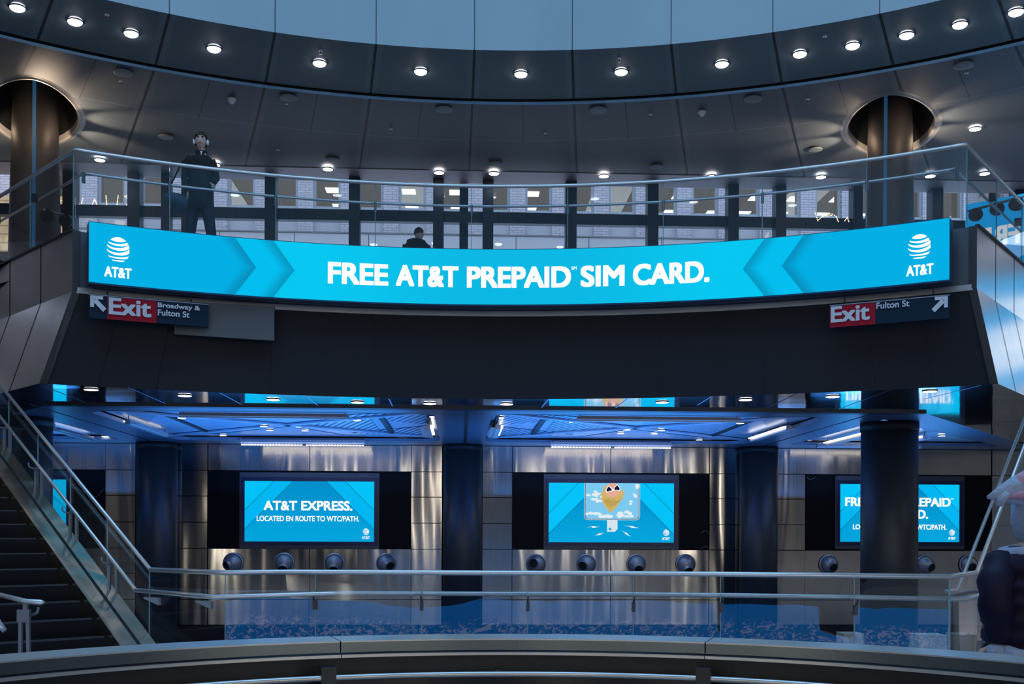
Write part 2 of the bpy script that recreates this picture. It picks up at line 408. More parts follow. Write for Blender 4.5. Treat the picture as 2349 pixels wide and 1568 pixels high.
# ---- columns that pass both storeys
M['column'] = pbr('bronze_column_cladding', (.15, .13, .12), .5, .35, .08, 1.2)
M['strip'] = pbr('polished_column_strip', (.8, .9, 1.0), .10, 1, .02)
glintm = emis('column_led_strip', lin((40, 150, 225)), .55)  # skylight glint on the column, put in as glow
def column_glint_mat():  # skylight reflected on the column, put in as a glow fading downwards
    m, nt, p = newmat('cool_light_strip')  # skylight glint put in as glow
    vec, x, y, z = coord()
    p.inputs['Base Color'].default_value = (.1, .2, .3, 1)
    p.inputs['Emission Color'].default_value = (*lin((50, 160, 235)), 1)
    s = ramp01(z, EYE + 4.2, EYE + 7.4) * 1.7 + .10
    nt.links.new(s.k, p.inputs['Emission Strength']); return m
M['led'] = column_glint_mat()  # skylight glint
for i, (cx, cy, hx) in enumerate(((6.92, 19.95, 2031), (-8.68, 19.7, 78))):
    side = ('right', 'left')[i]
    o = empty('column', (cx, cy, ZU), f'tall round bronze column on the {side} side passing through the oval ceiling opening', 'column')
    O = Vector((cx, cy, ZU))
    MB().loft([(0, 0, 0, .465, .465), (0, 0, 2.2, .415, .415), (0, 0, ZC - ZU + 1.0, .365, .365)], 48).build('shaft', M['column'], o)
    ca = math.atan2(-cy, (-cx if i == 0 else -cx)) + (.06 if i == 0 else .0)
    u = ray(hx, 350)[0]
    # strip sits where the photograph shows it on the near face
    best = min((abs((cx + .4 * math.cos(q)) / (cy + .4 * math.sin(q)) - u), q) for q in [math.pi + k * .01 for k in range(315)])[1]
    s = MB()
    for z0, z1, ra, rb in ((0.02, 2.2, .465, .415), (2.2, ZC - ZU + .6, .415, .375)):
        d, t = Vector((math.cos(best), math.sin(best), 0)), Vector((-math.sin(best), math.cos(best), 0))
        ws = .03
        s.hexa([d * (ra - .02) - t * ws + Vector((0, 0, z0)), d * (ra - .02) + t * ws + Vector((0, 0, z0)), d * (ra + .004) + t * ws + Vector((0, 0, z0)), d * (ra + .004) - t * ws + Vector((0, 0, z0)),
                d * (rb - .02) - t * ws + Vector((0, 0, z1)), d * (rb - .02) + t * ws + Vector((0, 0, z1)), d * (rb + .004) + t * ws + Vector((0, 0, z1)), d * (rb + .004) - t * ws + Vector((0, 0, z1))])
    for k in range(len(s.v)): s.v[k] = s.v[k] + O
    s.build('light_strip', M['led'], o, local=O).location = (0, 0, 0)  # glowing strip stands in for skylight reflected on the column
    # lower storey
    lx, ly, lr = ((6.93, 19.95, .505), (-8.90, 19.7, .52))[i]
    o2 = empty('column', (lx, ly, -1.15), f'dark blue-lit round column of the lower hall at far {side}', 'column')
    MB().loft([(0, 0, 0, lr, lr), (0, 0, ZS + 1.15 - .0, lr, lr)], 48).build('shaft', M['steel_col'], o2)
    MB().loft([(0, 0, ZS + 1.15 - .16, lr + .012, lr + .012), (0, 0, ZS + 1.15 - .002, lr + .012, lr + .012)], 48).build('collar', M['black'], o2)

# ---- shell that closes the building behind and beside the camera
M['shell'] = pbr('shell_plaster', (.36, .33, .31), .7, 0, .1, .5)
b = MB(); b.box((-19.1, 7, 3), (.2, 41, 13)); struct(b.build('wall_left', M['shell']))
b = MB(); b.box((19.1, 7, 3), (.2, 41, 13)); struct(b.build('wall_right', M['shell']))
b = MB(); b.box((0, -13.1, 3), (38, .2, 13)); struct(b.build('wall_rear', M['shell']))
b = MB(); b.box((0, -4.4, -.15), (38, 17.4, .3)); b.box((-10, 9, -.15), (10.5, 9.4, .3)); struct(b.build('floor', M['floor']))
b = MB(); b.gbox(-19, 19, 4.3, 27.5, -1.35, -1.15); struct(b.build('floor_lower', M['floor']))
b = MB(); b.box((0, 10.25, -.15), (9.5, .9, .3)); struct(b.build('floor_landing', M['floor']))

# unseen glowing strips added behind the camera for the upright gleams in the steel
M['entry'] = emis('daylit_entrance_pane', (1.0, .92, .78), 10)  # glow of the added gleam strips
for i, (x, wd) in enumerate(((-13, .9), (-6.5, .45), (-1.2, .5), (5.2, .45), (9.5, .5), (14.5, .9))):
    o = MB().box((x, -12.9, 4.45), (wd * .5, .1, 8.3)).build(f'window_{i + 1}', M['entry']); struct(o)  # added unseen gleam strip

# ---- unseen blue strip added at the platform edge for its reflection in the railing
def reflection_strip_mat():
    m, nt, p = newmat('blue_ribbon_display')
    vec, x, y, z = coord()
    n1 = noise_node(vec, 9, (1.5, 1, 2.0), 3, 1.5)
    low = ramp01(z, .26, .12)
    t = (n1 > .54) * low * .28
    n2 = noise_node(vec, .5, (1, 1, 1), 2)
    c = mixc(n2, lin((0, 110, 220)), lin((30, 150, 235)))
    c = mixc(t, c, (1.15, 1.05, 1.45))
    p.inputs['Base Color'].default_value = (0, 0, 0, 1)
    nt.links.new(c, p.inputs['Emission Color']); p.inputs['Emission Strength'].default_value = 1.35; return m
b = MB(); b.box((0, 4.34, 0), (13, .06, .9))
o = b.build('ribbon_display', reflection_strip_mat());  # added unseen strip for the railing reflection
tag(o, 'long blue ribbon display on the platform edge, mirrored in the railing glass', 'display')

# ================================================================ balcony bay
def circ3(p, q, r):
    ax, ay, bx, by, cx, cy = p.x, p.y, q.x, q.y, r.x, r.y
    d = 2 * (ax * (by - cy) + bx * (cy - ay) + cx * (ay - by))
    ux = ((ax * ax + ay * ay) * (by - cy) + (bx * bx + by * by) * (cy - ay) + (cx * cx + cy * cy) * (ay - by)) / d
    uy = ((ax * ax + ay * ay) * (cx - bx) + (bx * bx + by * by) * (ax - cx) + (cx * cx + cy * cy) * (bx - ax)) / d
    c = Vector((ux, uy, 0)); return c, (Vector((ax, ay, 0)) - c).length
class Arc:
    def __init__(s, c, R): s.c, s.R = c, R
    def ang(s, px, py=560, R=None):
        u = ray(px, py)[0]; R = R or s.R
        A = u * u + 1; B = -2 * (u * s.c.x + s.c.y); C = s.c.x ** 2 + s.c.y ** 2 - R * R
        D = (-B + math.sqrt(B * B - 4 * A * C)) / (2 * A)
        return math.atan2(u * D - s.c.x, D - s.c.y)
    def pt(s, a, z, dr=0): return Vector((s.c.x + (s.R + dr) * math.sin(a), s.c.y + (s.R + dr) * math.cos(a), z))
    def depth(s, a, dr=0): return s.c.y + (s.R + dr) * math.cos(a)
PL, PC, PR = at(172, 343, h=5.33), at(1190, 427, h=5.33), at(2216, 331, h=5.33)
c, R = circ3(PL, PC, PR); GA = Arc(c, R)
aL, aR = GA.ang(172, 343), GA.ang(2216, 331)
def arcs(a0, a1, n): return [a0 + (a1 - a0) * i / n for i in range(n + 1)]
dirR = (at(2349, 470, h=5.33) - PR).normalized(); dirL = (at(0, 450, h=5.33) - PL).normalized()
for d_ in (dirR, dirL): d_.z = 0
zR = EYE + 5.33

def curved_slab(b, arc, a0, a1, n, z0, z1, dr0, dr1):
    A = arcs(a0, a1, n)
    for i in range(n):
        p = [arc.pt(A[i], z0, dr0), arc.pt(A[i + 1], z0, dr0), arc.pt(A[i + 1], z0, dr1), arc.pt(A[i], z0, dr1)]
        q = [x + Vector((0, 0, z1 - z0)) for x in p]
        b.face([p[0], p[1], q[1], q[0]], True); b.face([p[3], p[2], q[2], q[3]], True)
        b.face([q[0], q[1], q[2], q[3]]); b.face([p[0], p[1], p[2], p[3]])
        if i == 0: b.face([p[0], p[3], q[3], q[0]])
        if i == n - 1: b.face([p[1], p[2], q[2], q[1]])
    return b
# fascia: upper strip, lower dark face, soffit
zF0, zF1 = EYE + 3.355, ZU
CL, CR = PL, PR
botL, botR = at(90, 879, h=2.07), at(2290, 880, h=2.07)
faL, faR = GA.ang(166, 600), GA.ang(2241, 600)
fas = empty('wall_balcony', (0, 0, 0)); struct(fas, 'curved dark fascia of the upper gallery with its steel side walls')
up = MB(); curved_slab(up, GA, faL, faR, 72, zF0, zF1, 0, .25)
up.build('upper_strip', pbr('blue_grey_strip', (.12, .14, .17), .35, .5, .1, 1), fas)
lip = MB(); curved_slab(lip, GA, faL + .004, faR - .004, 72, zF0 - .02, zF0 + .06, -.02, 0.0)
lip.build('pale_ledge', pbr('pale_ledge', (.55, .58, .62), .35, .7, .15, 2), fas)
endL, endR = GA.pt(faL, zF0), GA.pt(faR, zF0)
# lower face: top arc blends to the wider bottom edge
seams_top = [GA.ang(px, 700) for px in (283, 400, 628, 857, 1077, 1297, 1520, 1750, 1985, 2108)]
lo = MB(); gl = MB(); N = 96; Abot = []
for i in range(N + 1):
    t = i / N; a = faL + (faR - faL) * t
    pb = GA.pt(a, ZS)
    w0 = max(0, 1 - t / .25); w1 = max(0, 1 - (1 - t) / .25)
    pb = pb + (botL - GA.pt(faL, ZS)) * w0 + (botR - GA.pt(faR, ZS)) * w1
    pb.z = ZS; Abot.append(pb)
for i in range(N):
    a0 = faL + (faR - faL) * i / N; a1 = faL + (faR - faL) * (i + 1) / N
    lo.face([GA.pt(a0, zF0), GA.pt(a1, zF0), Abot[i + 1], Abot[i]], True)
lo.build('lower_face', M['fascia'], fas, fix=False)
def face_pt(a, t):         # point on the dark lower face, t 0 top .. 1 bottom
    f = (a - faL) / (faR - faL) * N; i = min(N - 1, max(0, int(f))); k = f - i
    return GA.pt(a, zF0).lerp(Abot[i].lerp(Abot[i + 1], k), t)
sm = MB()
for a in seams_top:
    for j in range(4):
        d = Vector((GA.c.x - GA.pt(a, 0).x, GA.c.y - GA.pt(a, 0).y, 0)).normalized() * .004
        t0 = .0 if (2 < 3) else 0
        p, q = face_pt(a, j / 4) + d, face_pt(a, (j + 1) / 4) + d
        e = Vector((.009, 0, 0)); sm.face([p - e, p + e, q + e, q - e])
sm.build('panel_seam', M['black'], fas, fix=False)
# side walls receding to both edges
def side_wall(corner_top, bot, d, name):
    b = MB(); L = 9
    t0, t1 = Vector((corner_top.x, corner_top.y, ZU)), Vector((corner_top.x, corner_top.y, zF0))
    b0 = bot.copy()
    b.face([t0, t0 + d * L, t1 + d * L, t1]); b.face([t1, t1 + d * L, b0 + d * L, b0])
    b.build('side_cladding', M['steel_side'], fas, fix=False)
    s = MB()
    for t in seamdist[name]:
        n = Vector((d.y, -d.x, 0)) * (.004 if d.x > 0 else -.004)
        for p, q in ((t0, t1), (t1, b0)):
            p, q = p + d * t + n, q + d * t + n; e = d * .012
            s.face([p - e, p + e, q + e, q - e])
    s.build('side_seam', M['black'], fas, fix=False)
    e = MB(); e.box(t0 + d * L / 2 + Vector((0, 0, .012)), (L, .06, .024), X=d, Y=Vector((-d.y, d.x, 0)))
    e.build('top_edge', M['dark_metal'], fas)
seamdist = {'L': (1.15, 2.4, 3.7, 5), 'R': (1.0, 2.1, 3.3, 4.6)}
side_wall(GA.pt(faL, 0), botL, dirL, 'L'); side_wall(GA.pt(faR, 0), botR, dirR, 'R')
# dark corner edges
for a, s_, bt in ((faL, 1, botL), (faR, -1, botR)):
    b = MB(); d = Vector((-GA.pt(a, 0).x + GA.c.x, GA.c.y - GA.pt(a, 0).y, 0)).normalized() * .02
    p0, p1, p2 = GA.pt(a, ZU) + d, GA.pt(a, zF0) + d, bt + d
    q0, q1, q2 = GA.pt(a + s_ * .0085, ZU) + d, GA.pt(a + s_ * .0085, zF0) + d, bt + Vector((s_ * .11, .0, 0)) + d
    b.face([p0, q0, q1, p1]); b.face([p1, q1, q2, p2]); b.build('corner_edge', M['dark_metal'], fas, fix=False)
# mirror soffit: from the curved bottom edge back to the hall's edge beam
VE = 17.75
eb = lambda u: grid(u, VE, ZS)
so = MB(); NB = len(Abot)
front = [Vector((botL.x + dirL.x * 9, botL.y + dirL.y * 9, ZS))] + Abot + [Vector((botR.x + dirR.x * 9, botR.y + dirR.y * 9, ZS))]
uB0, uB1 = to_u(at(125, 925, h=2.07)), to_u(at(2105, 945, h=2.07))
backp = [grid(uB0 - 4.6, VE + 5.6, ZS)] + [grid(uB0 + (uB1 - uB0) * i / N, VE, ZS) for i in range(N + 1)] + [grid(uB1 + 4.6, VE + 5.6, ZS)]
for i in range(len(front) - 1): so.face([front[i], front[i + 1], backp[i + 1], backp[i]])
struct(so.build('ceiling_soffit', M['mirror'], fix=False), 'mirror-polished metal soffit under the gallery')
# raised seams in the soffit
ss = MB()
for (x0, y0, x1, y1) in ((100, 886, 203, 925), (294, 888, 379, 925), (505, 901, 556, 928), (704, 908, 733, 933), (892, 914, 902, 934), (1258, 915, 1240, 937), (1442, 912, 1412, 935), (1632, 909, 1600, 929), (1830, 901.5, 1762, 934), (2056, 889, 1925, 938), (2250, 884, 2120, 915)):
    p, q = at(x0, y0, h=2.068), at(x1, y1, h=2.068); t = (q - p).normalized(); e = Vector((t.y, -t.x, 0)) * .010
    p.z = q.z = ZS - .003; ss.face([p - e, p + e, q + e, q - e])
struct(ss.build('trim_5', pbr('soffit_seam', (.25, .35, .55), .3, .6), fix=False), 'thin radial seams of the mirror soffit')
# solid upper slab that keeps the hall ceiling dark above
b = MB()
nl, nr = Vector((dirL.y, -dirL.x, 0)) * .3, Vector((-dirR.y, dirR.x, 0)) * .3
pts = [Vector((p.x, p.y, 0)) for p in ([GA.pt(faL, 0) + nl + dirL * 9, GA.pt(faL, 0) + nl + dirL * .3] + [GA.pt(a, 0, .26) for a in arcs(faL + .03, faR - .03, 38)] + [GA.pt(faR, 0) + nr + dirR * .3, GA.pt(faR, 0) + nr + dirR * 9])]
bk = [grid(-19 + 38 * i / (len(pts) - 1), 27.5, 0) for i in range(len(pts))]
for i in range(len(pts) - 1):
    for z in (ZU - .01, ZU - .3): b.face([p + Vector((0, 0, z)) for p in (pts[i], pts[i + 1], bk[i + 1], bk[i])])
struct(b.build('floor_gallery', M['floor'], fix=False), 'floor of the upper gallery')

# ---- balustrade of the gallery
GX = [172, 390, 633, 861, 1082, 1302, 1521, 1748, 1987, 2216]
bal = empty('glass_balustrade', tuple(GA.pt(0, ZU)), 'curved glass balustrade with steel rails along the upper gallery edge', 'balustrade')
bo = Vector(bal.location)
def child(b, name, mat, par=bal, fix=True):
    o = b.build(name, mat, par, fix=fix, local=Vector(par.matrix_basis.translation)); o.location = (0, 0, 0); return o
for i in range(len(GX) - 1):
    a0, a1 = GA.ang(GX[i], 500) + .0006, GA.ang(GX[i + 1], 500) - .0006
    b = MB(); curved_slab(b, GA, a0, a1, 8, ZU + .01, zR - .01, .02, .032); child(b, 'glass_panel', M['glass'])
    if i:
        e = MB(); e.box((GA.pt(a0 - .0006, (ZU + zR) / 2, .026)), (.010, .014, zR - ZU - .05)); child(e, 'glass_joint', M['glass_edge'])
for P, d_ in ((PR, dirR), (PL, dirL)):
    for k in range(5):
        nrm = Vector((-d_.y, d_.x, 0)); c = P + d_ * (.05 + 1.6 * (k + .5)); c.z = (ZU + zR) / 2
        b = MB(); b.box(c, (1.585, .012, zR - ZU - .02), X=d_, Y=nrm); child(b, 'side_glass_panel', M['glass'])
        e = MB(); e.box(P + d_ * (.05 + 1.6 * k) + Vector((0, 0, (ZU + zR) / 2 - P.z)), (.012, .014, zR - ZU - .05), X=d_, Y=nrm); child(e, 'glass_joint', M['glass_edge'])
tr = MB(); tr.tube([PL + d0 for d0 in (dirL * 8, dirL * 4, dirL * .02)] + [GA.pt(a, zR) for a in arcs(aL, aR, 80)] + [PR + d0 for d0 in (dirR * .02, dirR * 4, dirR * 8)], .028, 10)
child(tr, 'top_rail', M['rail'])
zH = EYE + 5.07
hr = MB(); hp = [GA.pt(a, zH, .16) for a in arcs(GA.ang(186, 393) + .002, GA.ang(2200, 380) - .002, 70)]
iL = PL + dirL * .35 + Vector((dirL.y, -dirL.x, 0)) * .0; iR = PR + dirR * .35
def inl(P, d_, t):
    q = P + d_ * t; n = Vector((d_.y, -d_.x, 0)); n = n if n.dot(Vector((-P.x, 5, 0))) > 0 else -n
    q = q + n * .0; q.z = zH; return q
hr.tube([inl(PL, dirL, 8) + Vector((.12, .1, 0)), inl(PL, dirL, .4) + Vector((.16, .1, 0)), inl(PL, dirL, .2) + Vector((.16, .06, 0))] + hp + [inl(PR, dirR, .2) + Vector((-.16, .06, 0)), inl(PR, dirR, .4) + Vector((-.16, .1, 0)), inl(PR, dirR, 8) + Vector((-.12, .1, 0))], .02, 10)
child(hr, 'handrail', M['rail'])
for i, px in enumerate(GX):
    a = GA.ang(px, 500); a = min(max(a, aL + .01), aR - .01)
    b = MB(); b.box(GA.pt(a, zH - .09, .06), (.035, .05, .15)); b.tube([GA.pt(a, zH - .12, .06), GA.pt(a, zH - .10, .16), GA.pt(a, zH, .16)], .009, 6)
    child(b, 'rail_bracket', M['grey_metal'])
for P, d_, s_ in ((PR, dirR, -1), (PL, dirL, 1)):
    for k in (1, 2, 3):
        b = MB(); q = P + d_ * (.05 + 1.6 * k); b.box((q.x + s_ * .05, q.y + .03, zH - .04), (.09, .05, .12)); child(b, 'rail_bracket', M['dark_metal'])
# ================================================================ lettering helpers
_fc = {}
def text_data(s, bold=.0):
    key = (s, bold)
    if key not in _fc:
        cu = bpy.data.curves.new('t', 'FONT'); cu.body = s; cu.size = 1; cu.offset = bold; cu.resolution_u = 6
        o = bpy.data.objects.new('t', cu); COL.objects.link(o)
        me = bpy.data.meshes.new_from_object(o); bpy.data.objects.remove(o)
        V_ = [(v.co.x, v.co.y) for v in me.vertices]; F_ = [tuple(p.vertices) for p in me.polygons]
        x0, x1 = min(v[0] for v in V_), max(v[0] for v in V_); y0, y1 = min(v[1] for v in V_), max(v[1] for v in V_)
        _fc[key] = ([((x - x0) / (x1 - x0), (y - y0) / (y1 - y0)) for x, y in V_], F_)
    return _fc[key]
def text_to(b, s, fmap, x0, x1, y0, y1, bold=.03):
    # bold strokes: the glyph outlines repeated with small shifts inside the same box
    V_, F_ = text_data(s)
    ww_, hh_ = x1 - x0, y1 - y0; p, q = fmap(x0, y0), fmap(x1, y0); asp = (fmap(x0, y1) - p).length / (q - p).length
    ky = bold * .8; kx = bold * 1.05 * asp
    nrm = (q - p).cross(fmap(x0, y1) - p).normalized(); nrm = nrm if nrm.y < 0 else -nrm; lay = 0
    for i in ((-1, 0, 1) if bold < .028 else (-1, -.33, .33, 1)):
        for j in (-1, 1):
            lay += 1
            b.add([nrm * .0008 * lay + fmap(x0 + ww_ * (kx + (1 - 2 * kx) * x + i * kx), y0 + hh_ * (ky + (1 - 2 * ky) * y + j * ky)) for x, y in V_], F_)
    return b
def globe_to(b, fmap, cx, cy, rx, ry):
    # striped globe: white bands, thin at left and thick at right
    bands = [(1.0, .62, .10, .10), (.52, .26, .24, .30), (.22, -.10, .26, .34), (-.16, -.47, .24, .34), (-.55, -.74, .14, .18), (-.80, -.96, .05, .05)]
    n = 40
    for (t, bt, sg0, sg1) in bands:
        up_, dn = [], []
        for i in range(n + 1):
            x = -1 + 2 * i / n; e = math.sqrt(max(0, 1 - x * x))
            tap = .35 + .65 * (x + 1) / 2
            th = (t - bt) * (tap if t < .9 else 1)
            yb = bt + sg1 * (1 - e) * 1.3 + .06 * (1 - x) / 2
            yt = (1.0 if t > .9 else yb + th)
            if t > .9: yb = bt + .5 * (1 - e)
            yt = min(yt, e); yb = max(yb, -e)
            if yt > yb + .004: up_.append((x, yt)); dn.append((x, yb))
        for i in range(len(up_) - 1):
            q = [dn[i], dn[i + 1], up_[i + 1], up_[i]]
            b.face([fmap(cx + rx * x, cy + ry * y) for x, y in q])
    return b

# ================================================================ the curved banner
BL, BC, BR = at(204, 508, h=4.22), at(1191, 572, h=4.22), at(2178, 499.5, h=4.22)
c, R = circ3(BL, BC, BR); BA = Arc(c, R)
bL, bR = BA.ang(204), BA.ang(2178)
zb0, zb1 = EYE + 3.405, EYE + 4.22
def bs(px, py=600): return BA.ang(px, py)                 # angle on the banner for a photo column
ban = empty('banner_display', tuple(BA.pt(0, zb0)), 'long curved cyan LED banner advertising a free prepaid SIM card', 'banner')
def banner_mat():
    m, nt, p = newmat('banner_screen')
    uv = nt.nodes.new('ShaderNodeUVMap'); sp = nt.nodes.new('ShaderNodeSeparateXYZ'); nt.links.new(uv.outputs[0], sp.inputs[0])
    s, v = E(sp.outputs[0]), E(sp.outputs[1])             # metres along, -1..1 in height
    av = fn('ABSOLUTE', v)
    col = lin((0, 175, 228)); c1 = lin((0, 190, 238)); c2 = lin((4, 199, 240)); mid = lin((10, 180, 224)); sh = lin((8, 120, 165))
    sl = [(bs(px) - bs(1190)) * BA.R for px in (588, 676, 1704, 1793)]
    k = .30
    eL1, eL2 = s - (sl[0] - av * k), s - (sl[1] - av * k)
    eR1, eR2 = (sl[2] + av * k) - s, (sl[3] + av * k) - s
    c = mixc(fn('MAXIMUM', eL1 > 0, 0) * (eR2 > 0), col, c1)
    c = mixc((eL2 > 0) * (eR1 > 0), c, c2)
    c = mixc(ramp01(fn('ABSOLUTE', s), 3.2, .6) * .8, c, mid)
    for e in (eL1, eL2, eR1, eR2):
        # artwork's own drop shadow on the outer side of each chevron edge
        f = (e < 0) * ramp01(e, -.26 if e in (eL1, eL2) else -.26, 0) * (.35 + .45 * av if False else .62)
        c = mixc(f, c, sh)
    p.inputs['Base Color'].default_value = (0, 0, 0, 1); p.inputs['Specular IOR Level'].default_value = .05
    nt.links.new(c, p.inputs['Emission Color']); p.inputs['Emission Strength'].default_value = 1.0
    return m
N = 160; A = arcs(bL, bR, N); me = bpy.data.meshes.new('screen')
vv = [tuple(BA.pt(a, z) - Vector(ban.location)) for a in A for z in (zb0, zb1)]
me.from_pydata(vv, [], [(2 * i, 2 * i + 2, 2 * i + 3, 2 * i + 1) for i in range(N)])
uvl = me.uv_layers.new(name='UVMap'); amid = bs(1190)
for poly in me.polygons:
    for li in poly.loop_indices:
        vi = me.loops[li].vertex_index; uvl.data[li].uv = ((A[vi // 2] - amid) * BA.R, -1 + 2 * (vi % 2))
me.materials.append(banner_mat()); o = bpy.data.objects.new('screen', me); COL.objects.link(o); o.parent = ban
b = MB(); curved_slab(b, BA, bL, bR, 80, zb0 - .02, zb1 + .012, .012, .26); child(b, 'cabinet', pbr('banner_cabinet', (.02, .07, .17), .4, .2), ban)  # blue glow under the banner is put into the cabinet colour
def bmap(x, z): return BA.pt(x, z, -.006)
for s_, x0, x1 in (('FREE', 752, 891), ('AT&T', 908, 1052), ('PREPAID', 1071, 1310), ('SIM', 1332, 1433), ('CARD.', 1452, 1628)):
    T = MB(); text_to(T, s_, bmap, bs(x0), bs(x1), EYE + 3.650, EYE + 3.965, .05); child(T, 'lettering', M['white_emit'], ban, fix=False)
T = MB(); text_to(T, 'SM', bmap, bs(1311), bs(1323), EYE + 3.91, EYE + 3.957, .03); child(T, 'lettering', M['white_emit'], ban, fix=False)
for gx, gy, tx0, tx1 in ((271, 573, 239, 302), (2109, 566, 2079, 2142)):
    T = MB(); D = BA.depth(bs(gx)); hh = (H0 + ROLL * (gx - CX) - gy) * D / F + EYE
    globe_to(T, bmap, bs(gx), hh, bs(gx + 27) - bs(gx), 29 * D / F)
    child(T, 'globe_logo', M['white_emit'], ban, fix=False)
    T = MB(); text_to(T, 'AT&T', bmap, bs(tx0), bs(tx1), hh - .385, hh - .24, .04); child(T, 'logo_lettering', M['white_emit'], ban, fix=False)

# ================================================================ exit signs under the banner
def exit_sign(px0, px1, ytl, ytr, ybl, ybr, label, arrow_left, red, lines, rods):
    # stands 0.1 m behind the banner face, following a chord
    P = [at(px0, ytl, D=1), at(px1, ytr, D=1)]
    def dep(px): return BA.depth(bs(px), -.02) + .14
    A0, A1 = at(px0, ytl, D=dep(px0)), at(px1, ytr, D=dep(px1))
    z1 = (A0.z + A1.z) / 2; B0, B1 = at(px0, ybl, D=dep(px0)), at(px1, ybr, D=dep(px1)); z0 = (B0.z + B1.z) / 2
    X = (A1 - A0); X.z = 0; L = X.length; X.normalize(); Y = Vector((-X.y, X.x, 0))
    O = Vector((A0.x, A0.y, z0)); Hh = z1 - z0
    root = empty('exit_sign', tuple(O), label, 'sign')
    def mp(x, z, off=-.022): return O + X * x * L + Y * off + Vector((0, 0, z * Hh))
    b = MB(); b.box(mp(.5, .5, .02), (L, .05, Hh), X=X, Y=Y); child(b, 'board', M['sign_black'], root)
    b = MB(); b.box(mp(.5, .96, -.008), (L, .004, .012), X=X, Y=Y); child(b, 'top_line', pbr('sign_line', (.35, .4, .5), .4), root)
    r0, r1 = red; b = MB(); b.box(mp((r0 + r1) / 2, .46, -.007), (L * (r1 - r0), .006, Hh * .92), X=X, Y=Y); child(b, 'red_panel', M['sign_red'], root)
    T = MB(); text_to(T, 'Exit', mp, r0 + .01, r1 - .045, .20, .90, .042); child(T, 'lettering', M['txt_sign'], root, fix=False)
    for (s_, x0, x1, y0, y1) in lines:
        T = MB(); text_to(T, s_, mp, x0, x1, y0, y1, .03); child(T, 'small_lettering', M['txt_sign'], root, fix=False)
    # arrow
    T = MB(); ax0, ax1 = ((.01, .14) if arrow_left else (.855, .985)); sg = 1 if arrow_left else -1
    def am(x, y): return mp((ax0 + (ax1 - ax0) * x) if arrow_left else (ax1 - (ax1 - ax0) * x), .28 + .64 * y)
    T.face([am(0, 1), am(.80, 1), am(.80, .78), am(.24, .78), am(.24, .26), am(0, .26)])
    T.face([am(.16, .62), am(.38, .84), am(1.0, .22), am(.80, .0)])
    for i in range(4): T.v[6 + i] = T.v[6 + i] - Y * .001
    child(T, 'arrow', M['txt_sign'], root, fix=False)
    for r in rods:
        p = mp(r, 1, .02); b = MB(); b.tube([p, p + Vector((0, 0, zb0 - z1 + .03))], .012, 8); child(b, 'hanger_rod', M['dark_metal'], root)
    return mp, L
exit_sign(204, 478, 674, 695, 731, 748, 'exit sign with up-left arrow reading Broadway & Fulton St, under the banner', True, (.15, .555), [('Broadway &', .565, .925, .60, .86), ('Fulton St', .565, .835, .32, .58)], (.15, .85))
exit_sign(1904, 2179, 696, 677, 750, 731, 'exit sign with up-right arrow reading Fulton St, under the banner', False, (.0, .39), [('Fulton St', .40, .675, .62, .90)], (.125, .865))
# grey access panel beside the left sign
p0, p1, p2, p3 = at(400, 690, D=15.55), at(629, 702, D=15.85), at(629, 781, D=15.85), at(400, 766, D=15.55)
b = MB(); n = Vector((0, .05, 0)); b.hexa([p3, p2, p2 + n, p3 + n, p0, p1, p1 + n, p0 + n])
o = b.build('access_panel', pbr('grey_access_panel', (.11, .13, .16), .35, .5, .12, 1), local=(p0 + p2) / 2); tag(o, 'flat grey metal access panel on the dark fascia right of the left exit sign', 'panel')

# ================================================================ street windows of the gallery
zW0, zW1 = ZU, ZC2 - .02
win = MB(); uu0, uu1 = -13.5, 13.5
struct(MB().gbox(-19, 19, VW + .02, VW + .04, zW0, zW1).build('window_7', M['glass_win'], None), 'glass of the street window wall')
mul = [(-420, 60), (-260, 26), (-60, 30), (165, 26), (313, 27), (385, 18), (433, 22), (624, 25), (815, 25), (1006, 24), (1064, 20), (1119, 24), (1308, 25), (1494, 25), (1677, 25), (1785, 24), (1960, 22), (2141, 26), (2330, 26), (2500, 40), (2700, 50)]
wf = empty('window_8', (0, 0, 0)); struct(wf, 'dark steel mullions and transoms of the street window wall')
for px, wpx in mul:
    p = onwall(px, 500, VW); u = to_u(p); hw = wpx / 2 * VW / F
    MB().gbox(u - hw, u + hw, VW - .25 if px != 1064 else VW + .1, VW + .05 if px != 1064 else VW + .3, zW0, zW1).build('mullion', M['mullion'], wf)
def wz(py, V=VW, px=1190): return onwall(px, py, V).z
MB().gbox(-19, 19, VW - .12, VW + .06, wz(515), wz(490)).build('transom', M['mullion'], wf)
MB().gbox(-19, 19, VW - .2, VW + .06, wz(640), wz(600)).build('transom', M['mullion'], wf)

# ================================================================ brick office building across the street
VS = 38.0
def brick_mat():
    m, nt, p = newmat('painted_grey_brick')
    vec, x, y, z = coord()
    cmb = nt.nodes.new('ShaderNodeCombineXYZ'); nt.links.new(x.k, cmb.inputs[0]); nt.links.new(z.k, cmb.inputs[1])
    bt = nt.nodes.new('ShaderNodeTexBrick'); nt.links.new(cmb.outputs[0], bt.inputs['Vector'])
    bt.inputs['Scale'].default_value = 1; bt.inputs['Brick Width'].default_value = .30; bt.inputs['Row Height'].default_value = .09
    bt.inputs['Mortar Size'].default_value = .009
    bt.inputs['Color1'].default_value = (.50, .48, .53, 1); bt.inputs['Color2'].default_value = (.43, .41, .46, 1); bt.inputs['Mortar'].default_value = (.22, .22, .24, 1)
    nt.links.new(bt.outputs['Color'], p.inputs['Base Color']); p.inputs['Roughness'].default_value = .8; return m
M['brick'] = brick_mat()
M['stone'] = pbr('pale_stone', (.42, .43, .46), .7, 0, .08, 1)
M['winframe'] = pbr('grey_window_frame', (.30, .34, .38), .5, .2, .06)
